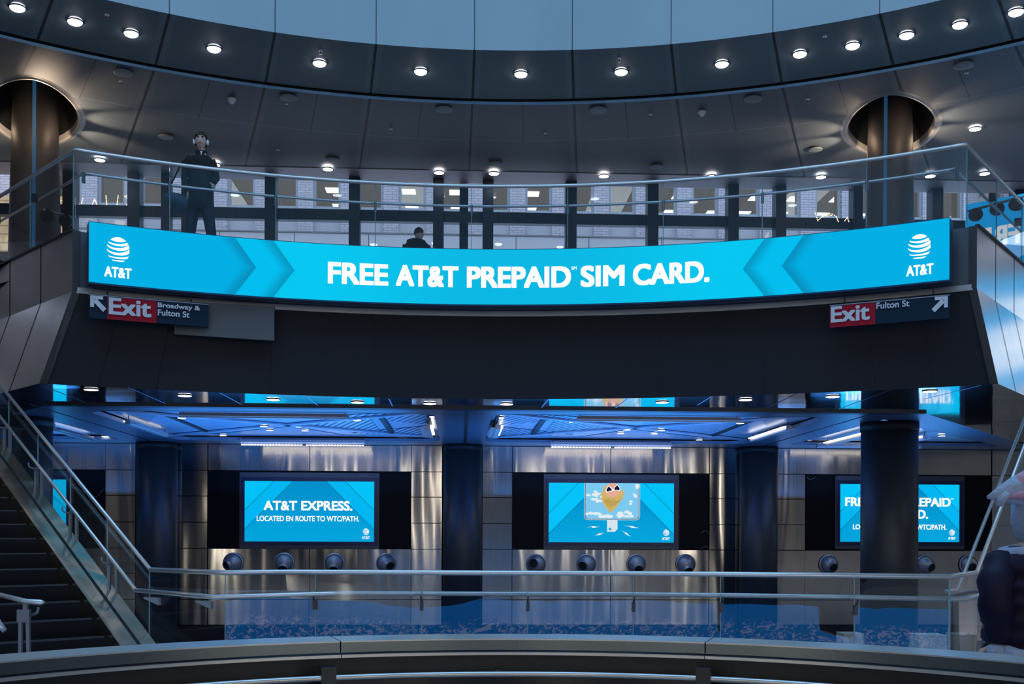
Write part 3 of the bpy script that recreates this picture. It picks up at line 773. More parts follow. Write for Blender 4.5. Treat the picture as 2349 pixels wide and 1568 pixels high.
M['interior'] = pbr('beige_office_wall', (.42, .35, .26), .8, 0, .12, 1.5)
M['troffer'] = emis('office_troffer', (1, .93, .80), 3.0)
M['room_glow'] = emis('lit_office_ceiling', lin((122, 108, 92)), .62)  # office light put into the rooms as a glow of their own
bld = empty('office_building', tuple(grid(0, VS, 0)), 'grey painted brick office building across the street with lit windows', 'building')
cu_ = [to_u(onwall(px, 470, VS)) for px in (254, 350, 452, 553, 654, 751, 850, 948, 1046, 1145, 1240, 1338, 1432, 1528, 1623, 1718, 1815, 1903, 2000, 2096, 2182)]
pitch = (cu_[-1] - cu_[0]) / 20; cu_ = [cu_[0] + pitch * i for i in range(-4, 25)]
ww = .475; zs = wz(487, VS); z2 = wz(523, VS); z3 = wz(540, VS)
brk = MB()
for i in range(len(cu_) - 1): brk.gbox(cu_[i] + ww, cu_[i + 1] - ww, VS, VS + .5, z3, 18)
child(brk, 'brick_piers', M['brick'], bld)
st = MB()
for i, u in enumerate(cu_):
    st.gbox(u - ww, u + ww, VS + .12, VS + .5, z3, zs - .02)
child(st, 'spandrels', M['stone'], bld)
b = MB()
u = -16
k = 0
while u < 16:
    b.gbox(u + .012, u + 2.55, VS - .12, VS + .4, 4, z3 - .06); u += 2.56
child(b, 'stone_panels', M['stone'], bld)
b = MB().gbox(-17, 17, VS - .16, VS + .3, z3 - .05, z3); child(b, 'ledge', M['grey_metal'], bld)
for i, u in enumerate(cu_):
    fr = MB()
    fr.gbox(u - ww, u - ww + .09, VS + .1, VS + .25, zs, 17); fr.gbox(u + ww - .09, u + ww, VS + .1, VS + .25, zs, 17)
    fr.gbox(u - ww, u + ww, VS + .08, VS + .25, zs - .02, zs + .12)
    fo = child(fr, 'window_frame', M['winframe'], bld)
    rm = MB(); rm.gbox(u - .75, u + .75, VS + 12.0, VS + 12.1, zs - 1, zs + 1.7); rm.gbox(u - .76, u - .75, VS + .5, VS + 1.5, zs - 1, zs + 1.7)
    rm.gbox(u - .75, u + .75, VS + .3, VS + 12, zs + 1.62, zs + 1.7)
    child(rm, 'office_room', M['interior'] if i % 5 == 1 else M['room_glow'], bld)
    if 9 <= i <= 24 and i not in (10,):
        tf = MB(); o1 = random.uniform(-.35, .25)
        tf.gbox(u + o1 - .25, u + o1 + .25, VS + 2.7, VS + 3.3, zs + 1.60, zs + 1.615)
        tf.gbox(u + o1 - .22, u + o1 + .28, VS + 4.7, VS + 5.3, zs + 1.60, zs + 1.615)
        child(tf, 'ceiling_panel_lights', M['troffer'], bld)
# golden building past the left column; its warm light is put in as glow
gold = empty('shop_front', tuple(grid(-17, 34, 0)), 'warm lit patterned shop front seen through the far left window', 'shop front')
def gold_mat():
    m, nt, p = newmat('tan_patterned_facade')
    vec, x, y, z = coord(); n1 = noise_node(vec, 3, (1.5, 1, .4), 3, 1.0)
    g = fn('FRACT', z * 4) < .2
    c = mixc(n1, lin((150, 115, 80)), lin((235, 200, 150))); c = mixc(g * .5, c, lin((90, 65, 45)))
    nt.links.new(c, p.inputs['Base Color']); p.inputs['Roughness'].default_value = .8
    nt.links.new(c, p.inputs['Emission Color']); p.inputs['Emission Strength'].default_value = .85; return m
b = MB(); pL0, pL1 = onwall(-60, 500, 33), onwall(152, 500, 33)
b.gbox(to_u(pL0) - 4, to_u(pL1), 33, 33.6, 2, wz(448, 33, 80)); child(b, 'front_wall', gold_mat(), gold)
# ================================================================ hall ceiling: beams and sunk bays
zBm = ZS; zCf = EYE + 2.14
def rrect(u0, u1, v0, v1, r=.45, n=6):
    out = []
    for cu, cv, a0 in ((u1 - r, v1 - r, 0), (u0 + r, v1 - r, 90), (u0 + r, v0 + r, 180), (u1 - r, v0 + r, 270)):
        for k in range(n + 1):
            a = math.radians(a0 + 90 * k / n); out.append((cu + r * math.cos(a), cv + r * math.sin(a)))
    return out
VC0, VC1 = 18.75, 24.45
BAYS = [rrect(-6.35, -.45, VC0, VC1), rrect(.55, 6.45, VC0, VC1),
        [(-7.55, 20.7), (-7.55, VC1), (-10.7, VC1)], [(7.55, 19.0), (12.4, VC1), (7.55, VC1)]]
outerb = [(uB0 - .15, VE), (uB1, VE), (uB1 + 7.1, VB + .9), (uB0 - 7.1, VB + .9)]
vs, fs = filled([outerb] + BAYS, 0)
vs = [grid(v.x, v.y, zBm + .004) for v in vs]
hb = MB().add(vs, fs); 
for L in BAYS:                                           # sloping sides of the bays
    n = len(L); cx = sum(p[0] for p in L) / n; cv = sum(p[1] for p in L) / n
    for i in range(n):
        p, q = L[i], L[(i + 1) % n]
        f = lambda w, z, k: grid(cx + (w[0] - cx) * k, cv + (w[1] - cv) * k, z)
        hb.face([f(p, zBm, 1), f(q, zBm, 1), f(q, zCf, 1.0), f(p, zCf, 1.0)])
hallc = hb.build('ceiling_hall', M['hall_beam'], fix=False); struct(hallc, 'blue lit beam grid of the lower hall ceiling')
# edge beam and its grooves
b = MB(); b.gbox(uB0 - .15, uB1 + .1, VE - .04, VE + .10, zBm - .035, zBm + .02); struct(b.build('trim_6', M['dark_metal']), 'dark lip where the mirror soffit meets the hall ceiling')
g = MB()
for v in (VE + .42,): g.gbox(uB0 + .2, uB1, v, v + .02, zBm - .001, zBm + .003)
for u in (.11,): g.gbox(u - .03, u + .03, VE + .1, 24.7, zBm - .002, zBm + .003)
for u in (-6.95, 7.0): g.gbox(u - .015, u + .015, VE + .1, 24.7, zBm - .002, zBm + .003)
g.build('beam_groove', M['black'], hallc)
# bay soffits with perforated triangular grilles
def grille_mat(ang, dens, name):
    m, nt, p = newmat(name)
    vec, x, y, z = coord()
    t = x * math.cos(ang) + y * math.sin(ang)
    q = fn('FRACT', t * dens)
    c = mixc(q < .48, (.42, .50, .62), (.035, .06, .11))
    nt.links.new(c, p.inputs['Base Color']); p.inputs['Roughness'].default_value = .4; p.inputs['Metallic'].default_value = .3; return m
GA_, GB_ = grille_mat(.35, 7.5, 'slotted_grille'), grille_mat(2.2, 15, 'fine_perforated_grille')
for bi, L in enumerate(BAYS):
    us = [p[0] for p in L]; vv_ = [p[1] for p in L]; u0, u1, v0, v1 = min(us), max(us), min(vv_), max(vv_)
    nm = ('left', 'right', 'far left', 'far right')[bi]
    root = empty('ceiling_bay', tuple(grid((u0 + u1) / 2, (v0 + v1) / 2, zCf)), f'blue lit sunken ceiling bay of slotted panels, {nm} in the lower hall', 'ceiling panel')
    bp = MB(); bp.face([grid(u, v, zCf + .03) for u, v in (L if bi > 1 else L)]); child(bp, 'base_panel', M['coffer'], root, fix=False)
    if bi < 2:
        cx, cv = (u0 + u1) / 2, (v0 + v1) / 2; zz = zCf - .0
        rib = MB()
        def tri(P, mat, nme='grille_panel', dz=0):
            t = MB(); t.face([grid(u, v, zz + .02 + dz) for u, v in P]); child(t, nme, mat, root, fix=False)
        s_ = 1 if bi == 0 else -1
        def X_(k): return cx + s_ * k * 2.95
        a_, b_ = .55, 2.6
        # slotted triangles toward the central beam, fine ones elsewhere
        tri([(X_(.93), cv - b_ * .9), (X_(.93), cv - .12), (X_(.34), cv - b_ * .62)], GA_)
        tri([(X_(.93), cv + b_ * .9), (X_(.93), cv + .12), (X_(.34), cv + b_ * .72)], GA_)
        tri([(X_(.10), cv - .0), (X_(.58), cv - b_ * .42), (X_(.58), cv + b_ * .50)], GA_)
        tri([(X_(.22), cv - b_ * .98), (X_(-.60), cv - b_ * .98), (X_(-.05), cv - .35)], GB_)
        tri([(X_(-.12), cv), (X_(-.62), cv - b_ * .5), (X_(-.62), cv + b_ * .5)], GB_)
        tri([(X_(.3), cv + b_ * .93), (X_(-.7), cv + b_ * .93), (X_(0), cv + .5)], GB_)
        tri([(X_(-.95), cv - b_ * .85), (X_(-.95), cv + b_ * .1), (X_(-.68), cv - b_ * .7)], GB_)
        for (p, q, wd, mt) in (((-.97, -.95), (.97, .95), .16, 'coffer'), ((-.97, .95), (.97, -.95), .16, 'coffer'), ((.66, -.6), (.66, .6), .10, 'black'), ((-.66, -.6), (-.66, .6), .06, 'black'), ((.955, -.9), (.955, .9), .05, 'black')):
            P, Q = grid(X_(p[0]), cv + p[1] * b_, zz), grid(X_(q[0]), cv + q[1] * b_, zz); t = (Q - P).normalized(); nn = Vector((-t.y, t.x, 0))
            r_ = MB(); r_.box((P + Q) / 2, ((Q - P).length, wd, .03), X=t, Y=nn); child(r_, 'rib' if mt == 'coffer' else 'slot', M[mt], root)
# ---- linear lamps hung in the bays
def linear(u, v, L, along, label, facing=1):
    c = grid(u, v, zCf - .10); root = empty('linear_lamp', tuple(c), label, 'ceiling light', 'linear lamps along the ceiling bays')
    X, Y = (UX, VX) if along == 'u' else (VX, UX)
    b = MB(); b.box(c, (L, .10, .09), X=X, Y=Y, Z=Vector((0, 0, 1))); b.box(c + Y * .10 * facing + Vector((0, 0, -.02)), (L, .10, .012), X=X, Y=Y); child(b, 'housing', M['housing'], root)
    b = MB(); b.box(c + Vector((0, 0, .02)) - Y * .075 * facing, (L * .96, .04, .018), X=X, Y=Y); child(b, 'lamp_tube', M['tube'], root)
    for k in (-.48, .48):
        w_ = MB(); q = c + X * k * L; w_.tube([q, q + Vector((0, 0, .12))], .008, 6); child(w_, 'hanger', M['dark_metal'], root)
    return root, c, X, Y
for bi, (cu, s_) in enumerate(((-3.4, 1), (3.5, -1))):
    nm = ('left', 'right')[bi]
    linear(cu, VC0 + .28, 2.9, 'u', f'linear lamp along the near edge of the {nm} ceiling bay', -1)
    r_, c, X, Y = linear(cu - .1, VC1 - .06, 2.75, 'u', f'bright linear lamp along the far edge of the {nm} ceiling bay, row of white dots', -1)
    b = MB()
    for k in range(40):
        if k == 20: continue
        b.box(c + X * ((k - 19.5) * .068) - Y * .05 + Vector((0, 0, -.075)), (.045, .05, .02), X=X, Y=Y)
    child(b, 'lamp_dots', M['tube'], r_, fix=False)
    linear(cu - s_ * 2.72, 21.6, 2.6, 'v', f'linear lamp along the outer side of the {nm} ceiling bay', 1)
    linear(cu + s_ * 2.78, 21.6, 2.0, 'v', f'short looking linear lamp at the centre beam side of the {nm} ceiling bay', -1)
linear(-8.0, 22.9, 2.2, 'v', 'linear lamp in the far left triangular ceiling bay')
linear(8.15, 22.6, 2.4, 'v', 'linear lamp left of the right column in the triangular ceiling bay')
linear(9.6, 22.9, 1.8, 'v', 'linear lamp right of the right column in the triangular ceiling bay')
linear(9.3, VC1 - .1, 2.4, 'u', 'linear lamp along the far edge of the far right ceiling bay', -1)

# ---- round downlights
def disc_light(name, p, r, mat, label, group, dome=0.0, tilt=None):
    root = empty(name, tuple(p), label, 'ceiling light', group)
    b = MB()
    if dome: b.loft([(0, 0, -dome * math.sin(q), r * math.cos(q), r * math.cos(q)) for q in (0, .3, .6, .9, 1.2, 1.5)], 24)
    else: b.loft([(0, 0, .012, r, r), (0, 0, -.008, r * .98, r * .98)], 24)
    b.build('lens', mat, root)
    b = MB(); b.loft([(0, 0, .02, r * 1.02, r * 1.02), (0, 0, -.004, r * 1.1, r * 1.1), (0, 0, -.006, r * 1.02, r * 1.02)], 24, caps=False); b.build('trim_ring', M['grey_metal'], root)
    if tilt: root.rotation_euler = tilt
    return root
pts = [(40, 18), (172, 50), (301, 77), (491, 112), (733, 145), (965, 164), (1195, 170), (1425, 165), (1656, 147), (1835, 124), (1956, 105), (2080, 81), (2202, 57), (2331, 28)]
for i, (px, py) in enumerate(pts):
    h = 7.68
    for _ in range(20):
        p = at(px, py, h=h); r = (p - RC).to_2d().length; h = 7.6 + (RN - r) / (RN - RI) * .19
    p = at(px, py, h=h - .012)
    disc_light('downlight', p, .106, M['lamp'], f'bright round downlight in the ring ceiling, {nth(i, len(pts))}', 'downlights in the ring ceiling', .05)
pts = [(229, 367), (493, 378), (752, 388), (1007, 396), (1133, 398), (1385, 404), (1632, 405), (1883, 406), (2134, 404), (2259, 398)]
for i, (px, py) in enumerate(pts):
    p = at(px, py, h=7.52); disc_light('downlight', p, .10, M['lamp'], f'small flat downlight near the street windows, {nth(i, len(pts))}', 'downlights along the street windows')
disc_light('downlight', at(2237, 296, h=7.54), .10, M['lamp'], 'lone downlight in the gallery ceiling right of the right column', 'downlights along the street windows')
pts = [(209, 893), (424, 907), (627, 916), (820, 922), (986, 925), (1162, 926), (1519, 922), (1710, 916.5), (1910, 909), (2133, 897)]
for i, (px, py) in enumerate(pts):
    disc_light('downlight', at(px, py, h=2.062), .098, M['lamp_hall'], f'downlight in the mirror soffit, {nth(i, len(pts))}', 'downlights in the mirror soffit')
pts = [(194, 1006), (241, 1000), (382, 1002), (417, 958), (486, 1011), (512, 998), (605, 977), (619, 986), (687, 978), (700, 987), (819, 963), (921, 1015), (988, 955), (1000, 1008), (1127, 1010), (1148, 957), (1202, 1018), (1314, 967), (1424, 993), (1438, 985), (1501, 994), (1517, 986), (1604, 1008), (1624, 1020), (1698, 970), (1723, 1014), (1855, 1014), (1886, 963), (1896, 1020), (2160, 999), (2254, 1021)]
for i, (px, py) in enumerate(pts):
    near = 'near' if py < 980 else ('far' if py > 999 else 'middle')
    disc_light('downlight', at(px, py, h=2.135), .072, M['lamp_hall'], f'small downlight in the lower hall ceiling bays, {nth(i, len(pts))}, {near} row', 'downlights in the hall ceiling bays')

# ---- speakers, detectors and sprinklers on the gallery ceiling
pts = [(282, 166), (661, 223), (1018, 250), (1372, 251), (1727, 226), (2211, 149)]
for i, (px, py) in enumerate(pts):
    p = at(px, py, h=7.552); b = MB(); b.loft([(0, 0, .0, .155, .155), (0, 0, -.02, .15, .15), (0, 0, -.024, .12, .12)], 28)
    o = b.build('ceiling_speaker', M['speaker']); o.location = p; tag(o, f'round flat ceiling speaker in the front row, {nth(i, 6)}', 'speaker', 'ceiling speakers')
pts = [(381, 313), (762, 365), (1137, 374), (1505, 381), (1870, 342)]
for i, (px, py) in enumerate(pts):
    p = at(px, py, h=7.552); b = MB(); b.loft([(0, 0, .0, .14, .14), (0, 0, -.02, .135, .135), (0, 0, -.024, .11, .11)], 28)
    o = b.build('ceiling_speaker', M['speaker']); o.location = p; tag(o, f'round flat ceiling speaker in the row nearer the windows, {nth(i, 5)}', 'speaker', 'ceiling speakers')
for (px, py, lb) in ((532, 227, 'left'), (1610, 256, 'right')):
    root = empty('smoke_detector', tuple(at(px, py, h=7.55)), f'white domed detector on the gallery ceiling, {lb} of the two', 'smoke detector')
    MB().loft([(0, 0, .008, .07, .07), (0, 0, -.03, .068, .068)], 20).build('base', M['white'], root)
    MB().loft([(0, 0, -.03, .055, .055), (0, 0, -.06, .045, .045), (0, 0, -.085, .02, .02)], 20).build('sensor', M['white'], root)
spr = [(245, 34, 0), (735, 116, 0), (1421, 134, 0), (1892, 84, 0), (278, 186, 1), (657, 239, 1), (1251, 306, 1), (1492, 263, 1), (1853, 228, 1), (2217, 168, 1), (637, 344, 1), (897, 296, 1)]
for i, (px, py, k) in enumerate(sorted(spr)):
    h = 7.55
    if k == 0:
        h = 7.68
        for _ in range(20):
            p = at(px, py, h=h); r = (p - RC).to_2d().length; h = 7.6 + (RN - r) / (RN - RI) * .19
    root = empty('sprinkler', tuple(at(px, py, h=h)), f'tiny sprinkler head under the {"ring" if k == 0 else "gallery"} ceiling, {nth(i, 12)} of all', 'sprinkler', 'ceiling sprinklers')
    MB().loft([(0, 0, 0.005, .035, .035), (0, 0, -.01, .03, .03)], 14).build('escutcheon', M['white'], root)
    MB().loft([(0, 0, -.01, .008, .008), (0, 0, -.05, .008, .008), (0, 0, -.052, .022, .022), (0, 0, -.056, .022, .022)], 10).build('deflector', M['grey_metal'], root)

# ================================================================ back wall of the lower hall
wb = empty('wall_back', (0, 0, 0)); struct(wb, 'stainless panelled back wall of the lower hall')
MB().gbox(-19, 19, VB + .12, VB + .5, -1.2, ZU - .3).build('backing', M['black'], wb)
def wu(px): return to_u(onwall(px, 1200, VB))
zr = [onwall(276, y, VB).z for y in (1016, 1077, 1136, 1196.5, 1256.5, 1314, 1374, 1433)]
def panel(u0, u1, z0, z1, v=VB, mat='steel', nm='steel_panel'):
    g_ = .008; b = MB(); b.gbox(u0 + g_, u1 - g_, v, v + .11, z0 + g_, z1 - g_); return b.build(nm, M[mat], wb, bevel=0)
PIERS = [(241, 311), (406, 476), (943, 1014), (1106, 1175), (1627, 1695), (1782, 1847), (2275, 2336), (-160, -90), (2440, 2510)]
for x0, x1 in PIERS:
    for k in range(7): panel(wu(x0), wu(x1), zr[k + 1], zr[k], VB - .03)
BAYW = [(-90, 241), (476, 943), (1175, 1627), (1847, 2275), (2336, 2440)]
for bi, (x0, x1) in enumerate(BAYW):
    mid = (x0 + x1) / 2
    for k in (0,): panel(wu(x0), wu(mid), zr[1], zr[0]); panel(wu(mid), wu(x1), zr[1], zr[0])
    if bi == 4:
        for k in range(1, 7): panel(wu(x0), wu(x1), zr[k + 1], zr[k])
        continue
    panel(wu(x0), wu(mid), zr[6], zr[4]); panel(wu(mid), wu(x1), zr[6], zr[4])
    panel(wu(x0), wu(mid), zr[7], zr[6]); panel(wu(mid), wu(x1), zr[7], zr[6])
    MB().gbox(wu(x0), wu(x1), VB + .06, VB + .12, zr[4], zr[1]).build('dark_recess', M['gloss_black'], wb)
struct(MB().gbox(-19, 19, VB - .02, VB + .12, -1.15, zr[7] - .01).build('baseboard_back', M['black']), 'dark plinth under the steel wall')
# rear columns
for i, (px, wpx, lb) in enumerate(((360, 90, 'left'), (1061, 88, 'middle'), (1740, 86, 'right'))):
    p = onwall(px, 1200, VB - .2); r = wpx / 2 * p.y / F
    o = empty('column', (p.x, p.y, -1.15), f'dark satin steel column against the back wall, {lb} of the three', 'column', 'columns along the back wall')
    MB().loft([(0, 0, 0, r, r), (0, 0, ZS + 1.15 - .14, r, r)], 40).build('shaft', M['steel_col'], o)
    MB().loft([(0, 0, ZS + 1.15 - .14, r * 1.01, r * 1.01), (0, 0, ZS + 1.15 - .001, r * 1.01, r * 1.01)], 40).build('collar', M['black'], o)

# ---- screens in the recesses
def diag_mat(name, kind):
    m, nt, p = newmat(name)
    uv = nt.nodes.new('ShaderNodeUVMap'); sp = nt.nodes.new('ShaderNodeSeparateXYZ'); nt.links.new(uv.outputs[0], sp.inputs[0])
    x, y = E(sp.outputs[0]), E(sp.outputs[1])           # 0..1, 0..1
    ax = fn('ABSOLUTE', x - .5) * 2.15                  # distance from the middle in screen heights
    d = ax + y                                          # grows toward the upper corners
    base = mixc(ramp01(y, 0, 1), lin((0, 160, 215)), lin((0, 140, 198)))
    b1 = lin((0, 190, 242)); b2 = lin((0, 178, 235))
    t1, t2 = (1.28, 1.60) if kind == 'text' else (1.22, 1.57)
    c = mixc(d > t1, base, b2 if kind == 'text' else b1); c = mixc(d > t2, c, b1)
    for t in (t1, t2):
        c = mixc((fn('ABSOLUTE', d - t + .006) < .011) * .55, c, lin((0, 95, 140)))
    p.inputs['Base Color'].default_value = (0, 0, 0, 1); p.inputs['Specular IOR Level'].default_value = .1
    nt.links.new(c, p.inputs['Emission Color']); p.inputs['Emission Strength'].default_value = 1.05; return m
M['scr_t'], M['scr_p'] = diag_mat('screen_image_text', 'text'), diag_mat('screen_image_phone', 'phone')
M['bezel'] = pbr('blue_black_bezel', (.006, .014, .07), .25, 0, .1)  # bloom around the screens is painted in as the bezel's blue
M['frame'] = pbr('monitor_frame', (.07, .08, .10), .35, .5, .1)
def screen(px0, px1, py0, py1, label, kind):
    V_ = VB - .02
    a, d = onwall(px0, py1, V_), onwall(px1, py0, V_); u0, u1, z0, z1 = to_u(a), to_u(d), a.z, d.z
    W_, H_ = u1 - u0, z1 - z0
    root = empty('wall_screen', tuple(grid((u0 + u1) / 2, V_ + .1, z0)), label, 'screen', 'video screens on the back wall')
    fr = MB(); fu, fz0, fz1 = .12, .17, .20
    fr.gbox(u0 - fu, u1 + fu, V_ + .02, V_ + .10, z0 - fz0, z0 - .09); fr.gbox(u0 - fu, u1 + fu, V_ + .02, V_ + .10, z1 + .09, z1 + fz1)
    fr.gbox(u0 - fu, u0 - fu + .02, V_ + .02, V_ + .10, z0 - .09, z1 + .09); fr.gbox(u1 + fu - .02, u1 + fu, V_ + .02, V_ + .10, z0 - .09, z1 + .09)
    child(fr, 'frame', M['frame'], root)
    child(MB().gbox(u0 - fu + .02, u1 + fu - .02, V_ + .03, V_ + .10, z0 - .09, z1 + .09), 'bezel', M['bezel'], root)
    def mp(x, y, off=.0): return grid(u0 + W_ * x, V_ + .02 - off, z0 + H_ * y)
    me = bpy.data.meshes.new('picture'); off = Vector(root.location)
    me.from_pydata([tuple(mp(x, y) - off) for x, y in ((0, 0), (1, 0), (1, 1), (0, 1))], [], [(0, 1, 2, 3)])
    uvl = me.uv_layers.new(name='UVMap')
    for li, uv in enumerate(((0, 0), (1, 0), (1, 1), (0, 1))): uvl.data[li].uv = uv
    me.materials.append(M['scr_t' if kind == 'text' else 'scr_p']); o = bpy.data.objects.new('picture', me); COL.objects.link(o); o.parent = root
    T = MB(); lm = lambda x, y: mp(x, y, .006); ar = W_ / H_
    globe_to(T, lm, .937, .165, .026, .026 * ar); child(T, 'globe_logo', M['white_emit'], root, fix=False)
    T = MB(); text_to(T, 'AT&T', lm, .905, .968, .045, .09, .03); child(T, 'logo_lettering', M['white_emit'], root, fix=False)
    return root, lm, mp
r_, lm, mp = screen(560, 858, 1104, 1241, 'wall screen reading AT&T EXPRESS, left of the three big ones', 'text')
for a_ in (('AT&T EXPRESS.', lm, .146, .832, .515, .675, .045), ('LOCATED EN ROUTE TO WTC/PATH.', lm, .093, .885, .335, .425, .03)):
    T = MB(); text_to(T, *a_); child(T, 'lettering', M['white_emit'], r_, fix=False)
r_, lm, mp = screen(1929, 2203, 1111, 1242, 'wall screen behind the right column reading FREE AT&T PREPAID SIM CARD', 'text')
for a_ in (('FREE AT&T PREPAID', lm, .040, .925, .615, .77, .045), ('SM', lm, .928, .95, .74, .765, .02), ('SIM CARD.', lm, .29, .735, .405, .56, .045), ('LOCATED EN ROUTE TO WTC/PATH.', lm, .105, .890, .215, .305, .03)):
    T = MB(); text_to(T, *a_); child(T, 'lettering', M['white_emit'], r_, fix=False)
r_, lm, mp = screen(-150, 150, 1099, 1237, 'cyan wall screen at the far left half hidden by the left column', 'text')
r_, lm, mp = screen(1259, 1547, 1108, 1243, 'wall screen showing a phone with an upside-down blond head, middle of the back wall', 'phone')
# picture on the middle screen: a phone, sky, clouds, head with heart sunglasses, SIM card, bolts
def flat(b, pts, o): b.face([mp(x, y, o) for x, y in pts]); return b
def emc(name, rgb, s=1): return emis(name, lin(rgb), s)
ar = 2.15
def rr(x0, x1, y0, y1, r):
    out = [(x0, y1), (x0, y0 + r)]
    for k in range(7): a = math.pi + math.pi / 2 * k / 6; out.append((x0 + r / ar + r / ar * math.cos(a), y0 + r + r * math.sin(a)))
    for k in range(7): a = 1.5 * math.pi + math.pi / 2 * k / 6; out.append((x1 - r / ar + r / ar * math.cos(a), y0 + r + r * math.sin(a)))
    out += [(x1, y0 + r), (x1, y1)]; return out
child(flat(MB(), rr(.281, .728, .375, 1, .07), .006), 'phone_body', emc('phone_edge', (205, 205, 210)), r_, fix=False)
child(flat(MB(), rr(.286, .723, .385, 1, .06), .008), 'phone_bezel', emc('phone_bezel', (70, 90, 105)), r_, fix=False)
child(flat(MB(), rr(.291, .718, .395, 1, .055), .010), 'sky_picture', emc('sky_picture', (125, 200, 238)), r_, fix=False)
cl = MB(); random.seed(3)
for cx_, cy_, n, sx in ((.36, .80, 9, .05), (.40, .72, 7, .05), (.34, .50, 6, .03), (.42, .45, 8, .07), (.62, .50, 10, .07), (.60, .44, 9, .08), (.69, .78, 4, .015), (.655, .68, 2, .005), (.47, .41, 6, .06), (.705, .96, 4, .01)):
    for _ in range(n):
        ox, oy, rr_ = random.gauss(0, sx * .6), random.gauss(0, .018), random.uniform(.012, .034)
        x, y = min(.705, max(.303, cx_ + ox)), min(.985, max(.43, cy_ + oy)); rr_ = min(rr_, .999 - y, y - .40)
        cl.face([mp(x + rr_ / ar * 1.3 * math.cos(q), y + rr_ * .8 * math.sin(q), .012) for q in [k * math.pi / 6 for k in range(12)]])
child(cl, 'clouds', emc('cloud_white', (222, 236, 244)), r_, fix=False)
hair = MB(); flat(hair, [(.43, .86), (.405, .80), (.425, .78), (.412, .72), (.43, .70), (.425, .66), (.445, .64), (.44, .60), (.46, .585), (.462, .545), (.475, .55), (.478, .50), (.488, .515), (.492, .505), (.51, .545), (.525, .55), (.535, .60), (.55, .625), (.562, .69), (.575, .68), (.572, .73), (.60, .74), (.585, .78), (.61, .82), (.59, .83), (.60, .88), (.575, .87), (.57, .93), (.44, .95)], .014)
child(hair, 'blond_hair', emc('blond_hair', (208, 178, 100)), r_, fix=False)
hs = MB()
for k in range(16):
    x = .435 + .0095 * k; t = random.uniform(.0, .05); hs.face([mp(x, .74 - t, .0150), mp(x + .006, .74 - t, .0150), mp(.488 + (x - .488) * .35, .54 + abs(x - .49) * 1.0, .0150)])
child(hs, 'hair_strands', emc('hair_shadow', (176, 142, 70)), r_, fix=False)
fc = MB(); fc.face([mp(.508 + .062 * math.cos(q), .875 + (.115 if math.sin(q) < 0 else .124) * math.sin(q), .016) for q in [k * math.pi / 16 for k in range(32)]])
child(fc, 'face', emc('pale_skin', (228, 170, 150)), r_, fix=False)
def heart(b, cx_, cy_, s, o, rot=0):
    P = []
    for k in range(36):
        t = 2 * math.pi * k / 36; x = .9 * math.sin(t) ** 3; y = -(13 * math.cos(t) - 5 * math.cos(2 * t) - 2 * math.cos(3 * t) - math.cos(4 * t)) / 16
        x, y = x * math.cos(rot) - y * math.sin(rot), x * math.sin(rot) + y * math.cos(rot)
        P.append(mp(cx_ + s / ar * x, cy_ + s * y, o))
    b.face(P)
b1, b2 = MB(), MB()
for x, y, rt in ((.478, .895, .25), (.543, .915, -.05)): heart(b1, x, y, .066, .018, rt); heart(b2, x, y, .050, .020, rt)
flat(b1, [(.49, .885), (.53, .895), (.53, .88), (.49, .87)], .018)
child(b1, 'sunglasses_rim', M['white_emit'], r_, fix=False); child(b2, 'sunglasses_lens', emc('dark_lens', (10, 12, 60)), r_, fix=False)
child(flat(MB(), [(.465, .375), (.548, .375), (.548, .225), (.528, .18), (.465, .18)], .010), 'sim_card', emc('sim_card', (215, 228, 235)), r_, fix=False)
b1 = MB(); b1.face([mp(.489 + .012 * math.cos(q), .225 + .026 * math.sin(q), .012) for q in [k * math.pi / 10 for k in range(20)]]); child(b1, 'card_logo', emc('card_logo', (60, 170, 215)), r_, fix=False)
for (x0, y0, x1, y1) in ((.30, .25, .41, .268), (.362, .10, .442, .17), (.60, .28, .725, .245), (.575, .20, .66, .10)):
    dx, dy = x1 - x0, y1 - y0; nx, ny = -dy / math.hypot(dx * ar, dy) / ar * .016 * ar, dx * ar / math.hypot(dx * ar, dy) * .016
    nx /= ar
    mpt = lambda t, o: (x0 + dx * t + nx * o, y0 + dy * t + ny * o)
    bt = MB(); flat(bt, [(x0, y0), mpt(.45, .9), mpt(.42, 0.2), mpt(.62, .5)], .012); flat(bt, [mpt(.38, -.5), mpt(.62, -.0), mpt(.58, -.9), (x1, y1)], .012); flat(bt, [mpt(.42, .9), mpt(.38, -.6), mpt(.62, -.7), mpt(.64, .7)], .0125)
    child(bt, 'lightning_bolt', M['white_emit'], r_, fix=False)

